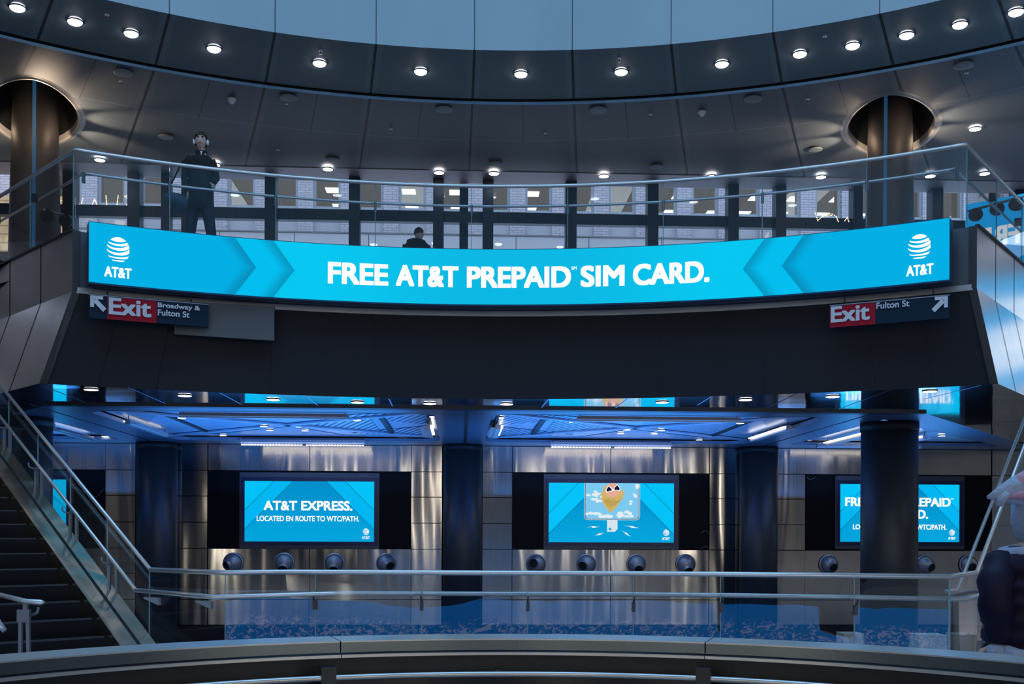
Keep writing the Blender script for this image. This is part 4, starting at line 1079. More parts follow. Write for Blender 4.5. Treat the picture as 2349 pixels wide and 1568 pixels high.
# ---- ball nozzles (air jets) in a row under the screens
M['nozzle'] = pbr('satin_nozzle_metal', (.46, .45, .43), .33, .55, .05)
noz = [(185, 1290, .5, 0), (535, 1290, -.75, -.35), (652, 1290, 0, -.8), (767, 1291, 0, -.85), (886, 1291, .55, -.35), (1230, 1293, -.4, .1), (1345, 1293, -.55, -.2), (1460, 1293, .1, -.6), (1573, 1293, .2, -.9), (1901, 1294, .25, -.35), (2011, 1294, .1, -.5), (2122, 1294, .35, -.35), (2222, 1294, -.05, -.3)]
for i, (px, py, ox, oz) in enumerate(noz):
    c = onwall(px, py, VB - .0); root = empty('ball_nozzle', tuple(c), f'round steel ball air nozzle in the wall row, {nth(i, len(noz))}', 'air nozzle', 'air nozzles under the screens', rz=math.atan(YAW))
    b = MB(); ring = [(.24, -.0), (.235, -.03), (.21, -.045), (.20, -.02)]
    n = 36
    for j in range(len(ring) - 1):
        for k in range(n):
            q0, q1 = 2 * math.pi * k / n, 2 * math.pi * (k + 1) / n
            f = lambda q, w: Vector((w[0] * math.cos(q), w[1], w[0] * math.sin(q)))
            b.face([f(q0, ring[j]), f(q1, ring[j]), f(q1, ring[j + 1]), f(q0, ring[j + 1])], True)
    b.build('flange', M['nozzle'], root)
    b = MB().sphere((0, 0, 0), .20, 24, 14)
    for q_ in b.v: q_.y = min(q_.y, 0)
    b.build('ball', M['nozzle'], root)
    d = Vector((ox, -1, oz)).normalized()
    b = MB(); b.tube([d * .165, d * .235], [.115, .105], 24, caps=False); b.tube([d * .235, d * .17], [.105, .095], 24, caps=False); b.build('snout', M['nozzle'], root)
    b = MB(); b.tube([d * .175, d * .21], .098, 24); b.build('opening', M['black'], root)
# ================================================================ concourse railing (two tubes on glass) and stairs
hR, hG = -.35, -.545
kL, kR = at(345, 1306, h=hR), at(2240, 1313, h=hR)
top = [kL, at(520, 1313, h=hR), at(660, 1311, h=hR), at(1480, 1315, h=hR), at(1640, 1316, h=hR), at(2178, 1322, h=hR), kR]
sL = Vector((-.678, .735, 0)); sR = Vector((.6, .8, 0))
rt = empty('glass_railing', (0, 9.7, 0), 'low glass railing with two steel tubes across the concourse', 'railing')
b = MB(); b.tube(top, .024, 10); child(b, 'top_rail', M['rail'], rt)
gL = at(312, 1353, h=hG); hand = [gL, at(495, 1369, h=hG), at(780, 1360, h=hG), at(1400, 1362, h=hG), at(1700, 1365, h=hG), at(2215, 1374, h=hG), at(2290, 1354, h=hG)]
b = MB(); b.tube(hand, .022, 10); child(b, 'handrail', M['rail'], rt)
jx = [345, 368, 487, 517, 724, 968, 1211, 1453, 1653, 1960, 2178, 2240]
jx = [345, 517, 724, 968, 1211, 1453, 1653, 1960, 2178, 2240]
def on_top(px):
    for i in range(len(top) - 1):
        p, q = top[i], top[i + 1]; u = ray(px, 1315)[0]
        if p.x / p.y <= u + 1e-6 <= q.x / q.y + 2e-6:
            t = (p.x - u * p.y) / (u * (q.y - p.y) - (q.x - p.x)); return p.lerp(q, t)
    return top[-1] if px > 1000 else top[0]
for i in range(len(jx) - 1):
    p, q = on_top(jx[i]), on_top(jx[i + 1]); t = (q - p); t.z = 0; L = t.length; t.normalize(); n = Vector((-t.y, t.x, 0))
    c = (p + q) / 2; c.z = (p.z + .02) / 2 + 0
    b = MB(); b.box(c, (L - .012, .014, p.z - .03), X=t, Y=n); child(b, 'glass_panel', M['glass_mid'], rt)
    if i:
        e = MB(); e.box(Vector((p.x, p.y, c.z)), (.008, .016, p.z - .06), X=t, Y=n); child(e, 'glass_joint', M['glass_edge'], rt)
for px in (724, 968, 1211, 1453, 1653, 1960):
    p = at(px, 1388, h=-.66) ; q = on_top(px); b = MB(); b.box((q.x, q.y - .03, EYE - .65), (.030, .05, .085)); b.tube([(q.x, q.y - .03, EYE - .61), (q.x, q.y - .09, EYE - .58), (q.x, q.y - .10, EYE + hG - .01)], .008, 6)
    child(b, 'rail_bracket', M['dark_metal'], rt)
for px in (370, 490):
    q = on_top(px); b = MB(); b.hexa([Vector(v) for v in ((q.x - .14, q.y - .08, EYE - .615), (q.x - .02, q.y - .02, EYE - .68), (q.x, q.y, EYE - .68), (q.x - .13, q.y - .07, EYE - .615), (q.x - .14, q.y - .08, EYE - .60), (q.x - .02, q.y - .02, EYE - .61), (q.x, q.y, EYE - .61), (q.x - .13, q.y - .07, EYE - .60))]); child(b, 'rail_bracket', M['post'], rt)
# ---- right stair rail rising behind the passer-by
rr_ = empty('stair_railing', tuple(Vector((kR.x, kR.y, 0))), 'steel and glass stair railing rising at the right edge', 'railing')
e = kR + sR * 6; e.z = kR.z + 6 * .66
b = MB(); b.tube([kR, e], .020, 10); child(b, 'top_rail', M['rail'], rr_)
g0 = at(2197, 1352, h=hG + .02); g1 = g0 + sR * 6; g1.z = g0.z + 6 * .66
b = MB(); b.tube([g0 + Vector((-.12, .02, -.02)), g0, g1], .018, 10); child(b, 'handrail', M['rail'], rr_)
b = MB(); n = Vector((sR.y, -sR.x, 0)) * .006
P = [Vector((kR.x, kR.y, .02)), Vector((e.x, e.y, e.z - 1.0)), e - Vector((0, 0, .02)), kR - Vector((0, 0, .02))]
b.hexa([P[0] - n, P[1] - n, P[1] + n, P[0] + n, P[3] - n, P[2] - n, P[2] + n, P[3] + n]); child(b, 'glass_panel', M['glass'], rr_)
for dx in (-.028, .028):
    b = MB(); q = Vector((kR.x - .03, kR.y - .35, 0)); b.hexa([q + Vector(v) for v in ((dx * 1.8 - .012, 0, 0), (dx * 1.8 + .012, 0, 0), (dx * 1.8 + .012, .05, 0), (dx * 1.8 - .012, .05, 0), (dx - .012, 0, .80), (dx + .012, 0, .80), (dx + .012, .05, .80), (dx - .012, .05, .80))]); child(b, 'post', M['post'], rr_)
b = MB(); b.box((kR.x - .03, kR.y - .325, .82), (.10, .055, .07)); b.box((kR.x + .02, kR.y - .33, .85), (.2, .02, .02)); child(b, 'post_head', M['post'], rr_)

# ---- left staircase
S0 = at(245, 1461, D=10.2); nL = Vector((.735, .678, 0))
tread, rise = .304, .152
zs0 = S0.z
st_ = empty('staircase', (S0.x, S0.y, 0), 'dark staircase climbing to the upper left with a steel stringer', 'stairs')
M['step'] = pbr('dark_stair_stone', (.006, .007, .009), .5, 0, .3, 14, spec=.2)
M['nosing'] = pbr('worn_step_nosing', (.045, .048, .052), .5, 0, .25, 14)
Wd = 4.2
for k in range(-6, 26):
    z = zs0 + rise * k
    if z < .02: continue
    p = S0 + sL * (tread * k); p.z = z
    b = MB(); c = p - nL * Wd / 2 + sL * tread * .5 + Vector((0, 0, -rise / 2 - .005)); b.box(c, (tread + .02, Wd, rise), X=sL, Y=nL); child(b, 'step', M['step'], st_)
    b = MB(); c = p - nL * Wd / 2 + sL * .03 + Vector((0, 0, .004)); b.box(c, (.06, Wd - .04, .016), X=sL, Y=nL); child(b, 'nosing', M['nosing'], st_)
sl = rise / tread
def stp(t, off, dz): q = S0 + sL * t + nL * off; q.z = zs0 + t * sl + dz; return q
b = MB(); T0, T1 = -1.9, 8
b.hexa([stp(T0, .0, -.30), stp(T0, .34, -.30), stp(T1, .34, -.30), stp(T1, .0, -.30), stp(T0, .0, .10), stp(T0, .34, .10), stp(T1, .34, .10), stp(T1, .0, .10)])
M['stringer'] = brushed('worn_stainless_stringer', (.74, .62, .50), .22, .22, (1, 1, 1), wscale=2.0, fine=0)
child(b, 'stringer', M['stringer'], st_)
b = MB()
b.hexa([stp(T0, .165, .085), stp(T0, .195, .085), stp(T1, .195, .085), stp(T1, .165, .085), stp(T0, .165, .104), stp(T0, .195, .104), stp(T1, .195, .104), stp(T1, .165, .104)])
child(b, 'glass_shoe', M['black'], st_)
lr = empty('stair_railing', (kL.x, kL.y, 0), 'steel and glass railing along the left staircase', 'railing')
slope = .503
e = kL + sL * 6; e.z = kL.z + 6 * slope
b = MB(); b.tube([kL, e], .020, 10); child(b, 'top_rail', M['rail'], lr)
e2 = gL + sL * 6; e2.z = gL.z + 6 * .497
b = MB(); b.tube([gL, e2], .018, 10); child(b, 'handrail', M['rail'], lr)
for k in range(6):
    t0, t1 = .02 + k * 1.0, .99 + k * 1.0; n = nL * .006
    P = []
    for t, dz in ((t0, -.98), (t1, -.98), (t1, -.02), (t0, -.02)):
        q = kL + sL * t; q.z = max(.02, kL.z + t * slope + dz); P.append(q)
    b = MB(); b.hexa([P[0] - n, P[1] - n, P[1] + n, P[0] + n, P[3] - n, P[2] - n, P[2] + n, P[3] + n]); child(b, 'glass_panel', M['glass'], lr)
    if k or 1:
        b = MB(); b.tube([P[0] + Vector((0, 0, 0)), P[3]], .006, 6); child(b, 'glass_joint', M['glass_edge'], lr)
for pxm, pyt, pyb in ((8, 900, 1120), (81, 1053, 1190), (160, 1158, 1303), (250, 1284, 1420), (-60, 800, 980)):
    # two flat bars joined by a plate, from stringer to handrail
    u = ray(pxm, pyb)[0]
    tt = min((abs((gL + sL * t).x / (gL + sL * t).y - u), t) for t in [i * .01 - .5 for i in range(600)])[1]
    q = gL + sL * tt + nL * .03; zt = gL.z + tt * .497 - .06; zb = zt - .66
    b = MB()
    for s_ in (-1, 1):
        b.hexa([q + Vector(((s_ * .045) - .012, 0, zb - q.z)), q + Vector(((s_ * .045) + .012, 0, zb - q.z)), q + Vector(((s_ * .045) + .012, .04, zb - q.z)), q + Vector(((s_ * .045) - .012, .04, zb - q.z)),
                q + Vector(((s_ * .032) - .012, 0, zt - q.z)), q + Vector(((s_ * .032) + .012, 0, zt - q.z)), q + Vector(((s_ * .032) + .012, .04, zt - q.z)), q + Vector(((s_ * .032) - .012, .04, zt - q.z))])
    b.box((q.x, q.y + .02, zb - .0), (.12, .05, .22)); child(b, 'post', M['post'], lr)
    b = MB(); b.tube([Vector((q.x - .0, q.y, zt - .03)), Vector((q.x - .09, q.y - .03, zt + .0)), Vector((q.x - .10, q.y - .03, zt + .05))], .010, 6); child(b, 'rail_bracket', M['post'], lr)
# ---- centre handrail ending in front of the steps
ch = empty('handrail_end', tuple(at(55, 1500, D=8.6)), 'rounded end of the stair centre handrail on a forked post, lower left', 'handrail')
p0, p1, p2 = at(-40, 1354, D=8.6), at(60, 1379, D=8.6), at(102, 1381, D=8.6)
b = MB(); b.tube([p0, p1, p2 - Vector((.03, 0, 0)), p2], [.018, .022, .024, .010], 12); child(b, 'handrail', M['rail'], ch)
for dx0, dx1 in ((44, 46), (67, 62)):
    a_, c_ = at(dx0, 1560, D=8.6), at(dx1, 1410, D=8.6); a_.z = .0
    b = MB(); m_ = Vector((.013, 0, 0)); d_ = Vector((0, .03, 0)); b.hexa([a_ - m_, a_ + m_, a_ + m_ + d_, a_ - m_ + d_, c_ - m_, c_ + m_, c_ + m_ + d_, c_ - m_ + d_]); child(b, 'post', M['post'], ch)
b = MB(); c_ = at(53, 1412, D=8.6); b.box(c_ + Vector((0, .015, 0)), (.10, .035, .10)); c2 = at(57, 1393, D=8.6); b.box(c2 + Vector((0, .015, 0)), (.035, .03, .09))
b.tube([at(68, 1412, D=8.6), at(86, 1404, D=8.6), at(88, 1392, D=8.6)], .013, 8); child(b, 'post_head', M['post'], ch)
# lower end of another handrail at the very left
b = MB(); b.tube([at(-40, 1370, D=8.2), at(-5, 1430, D=8.2), at(11, 1446, D=8.2)], [.03, .03, .02], 10); o = b.build('handrail_tip', M['rail'], local=at(0, 1430, D=8.2)); tag(o, 'short steel handrail tip cut by the left edge', 'handrail')

# ================================================================ near curved parapet
KL, KC, KR = at(0, 1500, h=-.33), at(1190, 1453, h=-.33), at(2349, 1503, h=-.33)
c, R = circ3(KL, KC, KR); KA = Arc(c, R)
k0, k1 = math.atan2(KL.x - c.x, KL.y - c.y) - .45, math.atan2(KR.x - c.x, KR.y - c.y) + .45
par_ = empty('curved_parapet', tuple(KA.pt(0, 0)), 'near curved steel and glass parapet along the bottom edge', 'parapet')
zK = EYE - .33
M['cap'] = brushed('satin_parapet_cap', (.20, .23, .25), .30, .06, (1, 1, 1), fine=0)
M['cap_dark'] = brushed('dark_parapet_metal', (.20, .22, .24), .34, .08, (1, 1, 1))
seamA = [KA.ang(762), KA.ang(1640)]
segs = [k0, seamA[0], seamA[1], k1]
for i in range(3):
    b = MB(); curved_slab(b, KA, segs[i] + .0012, segs[i + 1] - .0012, 50, zK - .035, zK - .004, -.17, 0); child(b, 'cap', M['cap'], par_)
    b = MB(); curved_slab(b, KA, segs[i] + .0012, segs[i + 1] - .0012, 50, zK - .004, zK, -.171, 0); child(b, 'cap_top', M['rail'], par_)  # lighter slab: light caught by the cap's top put into colour
    b = MB(); curved_slab(b, KA, segs[i] + .0008, segs[i + 1] - .0008, 50, zK - .05, zK - .041, -.185, -.10); child(b, 'cap_lip', M['rail'], par_)
b = MB(); curved_slab(b, KA, k0, k1, 120, zK - .12, zK - .05, -.06, -.03); child(b, 'upper_channel', M['dark_metal'], par_)
b = MB(); curved_slab(b, KA, k0, k1, 120, 0, zK - .12, -.10, -.08); child(b, 'glass_panel', pbr('smoked_infill', (.02, .024, .028), .2, 0, .1), par_)
b = MB(); b.tube([KA.pt(a, zK - .108, -.20) for a in arcs(k0, k1, 120)], .009, 10); child(b, 'lower_tube', M['rail'], par_)
for px in (728, 1141, 1640):
    a = KA.ang(px); 
    b = MB(); t = Vector((math.cos(a), -math.sin(a), 0)); r_v = Vector((math.sin(a), math.cos(a), 0))
    if px == 1141: b.box(KA.pt(a, zK - .105, -.17), (.02, .04, .02), X=t, Y=r_v)
    else: b.box(KA.pt(a, zK - .14, -.18), (.045, .06, .13), X=t, Y=r_v); b.tube([KA.pt(a, 0, -.2), KA.pt(a, zK - .12, -.2)], .012, 8)
    child(b, 'bracket', M['dark_metal'], par_)

# ================================================================ people
M['skin'] = pbr('skin', (.64, .43, .35), .5, 0, .05, 10)
M['coat'] = pbr('black_wool_coat', (.012, .014, .016), .85, 0, .2, 30)
M['trouser'] = pbr('dark_navy_trousers', (.012, .018, .035), .8, 0, .2, 30)
M['hair'] = pbr('dark_hair', (.010, .008, .007), .5, 0, .2, 40)
def skin_body(name, V_, Ed, mat, parent, sub=2):
    me = bpy.data.meshes.new(name); me.from_pydata([v[:3] for v in V_], Ed, [])
    o = bpy.data.objects.new(name, me); COL.objects.link(o)
    o.modifiers.new('s', 'SKIN'); 
    sk = me.skin_vertices[0].data
    for i, v in enumerate(V_): sk[i].radius = (v[3], v[4] if len(v) > 4 else v[3]); sk[i].use_root = (i == 0)
    m2 = o.modifiers.new('sub', 'SUBSURF'); m2.levels = sub; m2.render_levels = sub
    bpy.context.view_layer.update()
    nm = bpy.data.meshes.new_from_object(o.evaluated_get(bpy.context.evaluated_depsgraph_get()))
    bpy.data.objects.remove(o); nm.materials.clear(); nm.materials.append(mat)
    for p in nm.polygons: p.use_smooth = True
    r = bpy.data.objects.new(name, nm); COL.objects.link(r); r.parent = parent; return r
def head_mb(c, s=1.0, yaw=0, pitch=0):
    # skull with jaw, nose, brow and ears; faces -Y
    b = MB(); n, m = 28, 22
    for i in range(m + 1):
        th = math.pi * i / m; z = .118 * -math.cos(th); r = math.sin(th)
        for k in range(n):
            q = 2 * math.pi * k / n; x, y = math.cos(q), math.sin(q)
            wx = .078 - .018 * max(0, -z / .118) ; dy = .098
            X, Y = x * r * wx, y * r * dy
            if y < 0:
                f = max(0, -y) * r
                if z < -.02: Y *= 1 - .10 * f * min(1, (-z - .02) / .05)
                if abs(X) < .013 and -.035 < z < .02: Y -= .022 * (1 - abs(X) / .013) * (1 - (z + .035) / .055) * 1.0 + 0
                if .012 < abs(X) < .05 and .0 < z < .03: Y += .009
                if abs(X) < .028 and -.066 < z < -.048: Y -= .006
            b.v.append(Vector((X, Y + .0, z)))
    for i in range(m):
        for k in range(n): b.f.append((i * n + k, i * n + (k + 1) % n, (i + 1) * n + (k + 1) % n, (i + 1) * n + k)); b.smooth.append(True)
    for s_ in (-1, 1): b.sphere((s_ * .076, .012, -.005), .026, 10, 8, .35, .75, 1.1)
    Mx = Matrix.Translation(c) @ Matrix.Rotation(yaw, 4, 'Z') @ Matrix.Rotation(pitch, 4, 'X') @ Matrix.Scale(s, 4)
    b.xf(Mx); return b, Mx
def join_into(o, b):
    me = b.mesh('x'); bm = bmesh.new(); bm.from_mesh(o.data); bm.from_mesh(me); bmesh.ops.recalc_face_normals(bm, faces=bm.faces[:]); bm.to_mesh(o.data); bm.free(); bpy.data.meshes.remove(me)
def hand_mb(wrist, d, up, s=1.0, thumb=1):
    # palm, four curled fingers, thumb
    b = MB(); d = d.normalized(); sd = d.cross(up).normalized(); up = sd.cross(d)
    b.tube([wrist, wrist + d * .04 * s, wrist + d * .085 * s], [.024 * s, .034 * s, .036 * s], 10, ry=.45)
    for k in range(4):
        o_ = sd * (k - 1.5) * .019 * s; L = (.072, .082, .076, .06)[k] * s
        p = wrist + d * .082 * s + o_; p1 = p + d * L * .45 - up * .006 * s; p2 = p1 + d * L * .28 - up * L * .25; p3 = p2 + d * L * .08 - up * L * .25
        b.tube([p - d * .01, p1, p2, p3], [.0095 * s, .009 * s, .008 * s, .006 * s], 8)
    p = wrist + d * .03 * s - sd * .028 * s * thumb; b.tube([p, p - sd * .028 * thumb * s + d * .03 * s, p - sd * .034 * thumb * s + d * .062 * s - up * .01 * s], [.012 * s, .011 * s, .008 * s], 8)
    return b

# ---- man with headphones on the gallery
man = empty('person', tuple(at(458, 588, D=16.35)), 'man in a long black coat with white headphones walking along the gallery', 'person')
man.location.z = ZU
V_ = [(.02, 0, .96, .13, .10), (.02, 0, 1.12, .13, .10), (.01, 0, 1.32, .15, .10), (.02, 0, 1.45, .09, .07), (.035, -.02, 1.53, .052, .052), (.03, -.03, 1.60, .05, .05),
      (-.15, .02, 1.42, .055, .055), (-.22, .04, 1.16, .045, .045), (-.155, -.06, .93, .030, .030),
      (.15, .0, 1.40, .055, .055), (.21, .05, 1.16, .045, .045), (.20, -.07, 1.04, .030, .030),
      (-.08, 0, .88, .085, .085), (-.13, .02, .50, .055, .055), (-.19, .08, .10, .04, .04), (-.19, -.06, .04, .035, .03),
      (.10, 0, .88, .085, .085), (.15, -.04, .50, .055, .055), (.22, -.04, .10, .04, .04), (.24, -.18, .04, .035, .03)]
Ed = [(0, 1), (1, 2), (2, 3), (3, 4), (4, 5), (3, 6), (6, 7), (7, 8), (3, 9), (9, 10), (10, 11), (0, 12), (12, 13), (13, 14), (14, 15), (0, 16), (16, 17), (17, 18), (18, 19)]
body = skin_body('body', V_, Ed, M['skin'], man)
hd, HM = head_mb(Vector((.025, -.045, 1.682)), 1.04, .16, -.06); join_into(body, hd)
join_into(body, hand_mb(Vector((-.155, -.06, .93)), Vector((.1, -.1, -1)), Vector((0, -1, 0)), 1.0, 1))
join_into(body, hand_mb(Vector((.20, -.07, 1.04)), Vector((.35, -.5, -.5)), Vector((.6, 0, .6)), 1.0, -1))
def hp_(b, name, mat, par=man): b.xf(HM); o = b.build(name, mat, par); return o
b = MB(); n = 24
for i in range(13):                                      # hair shell: high front hairline, short back and sides
    th = math.pi * (i / 12) * .62
    for k in range(n):
        q = 2 * math.pi * k / n; y = math.sin(q); lim = .37 if y < -.35 else (.52 if y < 0 else .62)
        t2 = min(th, math.pi * lim); r = math.sin(t2); fl = .006 * math.sin(k * 5 + i * 3)
        b.v.append(Vector((math.cos(q) * r * (.090 + fl), y * r * (.112 + fl) + .004, .136 * math.cos(t2) + (.012 if y < 0 else 0))))
for i in range(12):
    for k in range(n): b.f.append((i * n + k, i * n + (k + 1) % n, (i + 1) * n + (k + 1) % n, (i + 1) * n + k)); b.smooth.append(True)
hp_(b, 'hair', M['hair'])
b = MB()
for s_ in (-1, 1): b.tube([Vector((s_ * .015, -.094, .033)), Vector((s_ * .034, -.094, .039)), Vector((s_ * .054, -.078, .033))], [.004, .006, .003], 8)
hp_(b, 'eyebrows', M['hair'])
b = MB()
for s_ in (-1, 1): b.sphere((s_ * .032, -.082, .014), .0115, 12, 8)
hp_(b, 'eyes', M['white'])
b = MB()
for s_ in (-1, 1): b.sphere((s_ * .032 + .002, -.0915, .016), .006, 10, 6, 1, .6, 1); b.box((s_ * .032, -.0895, .0235), (.026, .008, .005))
hp_(b, 'pupils_and_lids', M['hair'])
b = MB(); b.tube([Vector((-.024, -.084, -.058)), Vector((0, -.094, -.055)), Vector((.024, -.084, -.058))], [.003, .0065, .003], 8); hp_(b, 'lips', pbr('lips', (.32, .13, .11), .5))
b = MB(); b.tube([Vector((.092 * math.cos(q), .0, .138 * math.sin(q) - .002)) for q in [math.pi * k / 16 for k in range(17)]], .007, 8); b.build('band', M['dark_metal']).name = 'tmpband'
tb = bpy.data.objects['tmpband']; bpy.data.objects.remove(tb)
hpn = empty('headphones', tuple(Vector(man.location) + HM @ Vector((0, 0, 0))), 'white over-ear headphones worn by the man on the gallery', 'headphones')
ho = Vector(hpn.location)
def wloc(b, name, mat, par): b.xf(Matrix.Translation(Vector(man.location)) @ HM); return child(b, name, mat, par)
b = MB(); b.tube([Vector((.094 * math.cos(q), .0, .140 * math.sin(q) - .002)) for q in [math.pi * k / 16 for k in range(17)]], .006, 8); wloc(b, 'head_band', M['hair'], hpn)
for s_ in (-1, 1):
    b = MB(); b.sphere((s_ * .095, .0, -.012), .036, 14, 10, .55, .85, 1.15); wloc(b, 'ear_cup', pbr('headphone_white', (.8, .85, .9), .35), hpn)
# coat: torso with flaring skirt, sleeves, collar
b = MB(); b.loft([(.02, 0, .66, .175, .15), (.02, 0, .80, .185, .155), (.02, 0, .98, .18, .145), (.015, 0, 1.14, .175, .14), (.01, 0, 1.28, .195, .14), (.01, .0, 1.38, .205, .13), (.01, 0, 1.44, .17, .11), (.02, -.01, 1.49, .085, .075), (.02, -.01, 1.52, .07, .065)], 28, pw=2.3)
b.tube([(-.16, .01, 1.42), (-.205, .02, 1.30), (-.235, .04, 1.14), (-.17, -.05, .95), (-.158, -.055, .925)], [.062, .068, .062, .052, .05], 14)
b.tube([(.17, .0, 1.41), (.205, .02, 1.30), (.225, .05, 1.15), (.21, -.05, 1.06), (.203, -.065, 1.045)], [.060, .066, .060, .052, .05], 14)
b.build('coat', M['coat'], man)
b = MB(); b.loft([(.02, -.01, 1.47, .10, .09), (.02, -.01, 1.515, .088, .082), (.015, .005, 1.545, .095, .088)], 24, caps=False); b.loft([(.02, -.01, 1.47, .085, .075), (.02, -.0, 1.54, .078, .076)], 24, caps=False); b.build('collar', M['coat'], man)
b = MB(); b.face([(.035, -.105, 1.52), (.062, -.100, 1.52), (.05, -.118, 1.44)]); b.build('shirt', M['white'], man)
b = MB(); b.tube([(-.07, 0, .92), (-.10, .01, .70), (-.13, .02, .50), (-.17, .06, .25), (-.19, .08, .08)], [.11, .105, .085, .075, .07], 14); b.tube([(.09, 0, .92), (.115, -.02, .70), (.15, -.03, .50), (.19, -.04, .25), (.22, -.04, .08)], [.11, .105, .085, .075, .07], 14)
b.build('trousers', M['trouser'], man)
b = MB()
for x, y in ((-.19, .03), (.23, -.11)): b.loft([(x, y, .0, .05, .13), (x, y, .05, .048, .125), (x, y + .03, .09, .04, .08)], 14)
b.build('shoes', M['coat'], man)
# shoulder bag he carries
bagr = empty('shoulder_bag', tuple(Vector(man.location) + Vector((-.36, .03, .64))), 'large dark blue shoulder bag hanging at the left side of the man with headphones', 'bag')
M['bag'] = pbr('dark_teal_canvas', (.03, .06, .10), .7, 0, .2, 20)
O = Vector(man.location); b = MB()
b.tube([O + Vector((-.56, .05, .90)), O + Vector((-.47, .05, .86)), O + Vector((-.36, .05, .80)), O + Vector((-.22, .05, .74)), O + Vector((-.12, .06, .70))], [.03, .12, .165, .16, .09], 18, ry=.8); child(b, 'bag_body', M['bag'], bagr)
b = MB(); b.tube([O + Vector((-.50, .02, .98)), O + Vector((-.40, 0, 1.12)), O + Vector((-.27, -.05, 1.34)), O + Vector((-.16, -.03, 1.475)), O + Vector((-.13, .08, 1.45)), O + Vector((-.2, .12, 1.2)), O + Vector((-.2, .12, .90))], .013, 6); child(b, 'strap', M['coat'], bagr)

# ---- dark figure near the street windows
p2 = empty('person', tuple(at(955, 700, D=21)), 'dark silhouette of a person in a hooded jacket near the windows, just above the banner', 'person'); p2.location.z = ZU
V2 = [(0, 0, .95, .13, .1), (0, 0, 1.2, .15, .1), (0, 0, 1.42, .08, .07), (.03, 0, 1.52, .05, .05), (-.19, 0, 1.38, .055, .055), (-.24, 0, 1.1, .045, .045), (-.22, -.1, .88, .035, .035), (.19, 0, 1.36, .055, .055), (.26, -.05, 1.1, .045, .045), (.2, -.16, .95, .035, .035), (-.09, 0, .85, .085, .085), (-.1, 0, .45, .055, .055), (-.1, 0, .06, .045, .045), (.1, 0, .85, .085, .085), (.12, 0, .45, .055, .055), (.14, 0, .06, .045, .045)]
E2 = [(0, 1), (1, 2), (2, 3), (2, 4), (4, 5), (5, 6), (2, 7), (7, 8), (8, 9), (0, 10), (10, 11), (11, 12), (0, 13), (13, 14), (14, 15)]
bd = skin_body('body', V2, E2, M['skin'], p2); hd, H2 = head_mb(Vector((.05, 0, 1.60)), .95, 1.2, .1); join_into(bd, hd)
for w_, d_ in (((-.22, -.1, .88), (0, -.3, -1)), ((.2, -.16, .95), (0, -.8, -.5))): join_into(bd, hand_mb(Vector(w_), Vector(d_), Vector((0, -1, .3)), .95, 1))
b = MB(); b.loft([(0, 0, .80, .18, .14), (0, 0, 1.1, .19, .15), (0, 0, 1.34, .25, .15), (0, 0, 1.43, .20, .13), (.01, .02, 1.5, .10, .10)], 24)
b.tube([(-.20, 0, 1.38), (-.26, 0, 1.1), (-.225, -.1, .9)], [.07, .065, .055], 12); b.tube([(.20, 0, 1.36), (.27, -.05, 1.1), (.205, -.15, .96)], [.07, .065, .055], 12)
b.tube([(-.17, .03, 1.46), (-.08, .11, 1.50), (.05, .12, 1.50), (.14, .03, 1.45)], [.04, .055, .055, .04], 12); b.build('hooded_jacket', M['coat'], p2)
b = MB(); b.tube([(-.09, 0, .9), (-.1, 0, .45), (-.1, 0, .06)], [.1, .075, .06], 12); b.tube([(.1, 0, .9), (.12, 0, .45), (.14, 0, .06)], [.1, .075, .06], 12); b.build('trousers', M['trouser'], p2)
b = MB(); b.sphere((0, .012, .035), .104, 20, 12, .86, 1.0, .98); b.xf(H2); b.build('hair', M['hair'], p2)

# ---- passer-by at the right edge: purple quilted jacket, knitted hat with ear flaps
M['puffer'] = pbr('dark_purple_quilting', (.010, .006, .030), .6, 0, .15, 6, spec=.25)
M['fleece'] = pbr('pale_blue_fleece', (.42, .50, .68), .9, 0, .15, 45, .5)
M['pink'] = pbr('pale_pink_knit', (.62, .36, .52), .9, 0, .15, 45, .5)
lady = empty('person', (2.20, 4.55, 0), 'passer-by in a dark purple quilted jacket and pale knitted hat at the right edge', 'person')
V3 = [(0, 0, .80, .13, .11), (0, 0, 1.0, .14, .11), (0, 0, 1.20, .15, .11), (0, 0, 1.31, .08, .07), (0, 0, 1.40, .05, .05), (-.17, 0, 1.27, .055, .055), (-.225, -.10, 1.14, .045, .045), (-.20, -.06, .95, .033, .033), (.17, 0, 1.27, .055, .055), (.23, 0, 1.02, .045, .045), (.22, -.08, .8, .033, .033), (-.09, 0, .72, .085, .085), (-.1, .05, .4, .055, .055), (-.1, .0, .06, .045, .045), (.09, 0, .72, .085, .085), (.1, -.05, .4, .055, .055), (.1, .05, .06, .045, .045)]
E3 = [(0, 1), (1, 2), (2, 3), (3, 4), (3, 5), (5, 6), (6, 7), (3, 8), (8, 9), (9, 10), (0, 11), (11, 12), (12, 13), (0, 14), (14, 15), (15, 16)]
bd = skin_body('body', V3, E3, M['skin'], lady); hd, H3 = head_mb(Vector((0.02, 0, 1.49)), .95, 2.6, 0); join_into(bd, hd)
join_into(bd, hand_mb(Vector((.22, -.08, .8)), Vector((0, -.3, -1)), Vector((0, -1, .3)), .9, 1))
join_into(bd, hand_mb(Vector((-.20, -.06, .95)), Vector((-.3, -.4, -.6)), Vector((0, -1, .3)), .9, -1))
b = MB(); rings = []
zz = .74; i = 0
while zz < 1.30:
    k = (zz - .74) / .56; w_ = .195 + .02 * math.sin(k * 3) - .035 * max(0, k - .8) / .2
    rings += [(0, 0, zz, w_ - .012, w_ * .74 - .010), (0, 0, zz + .02, w_ + .006, w_ * .74 + .006), (0, 0, zz + .05, w_ + .006, w_ * .74 + .006)]; zz += .07
rings += [(0, 0, 1.335, .15, .12), (0, 0, 1.36, .10, .10)]
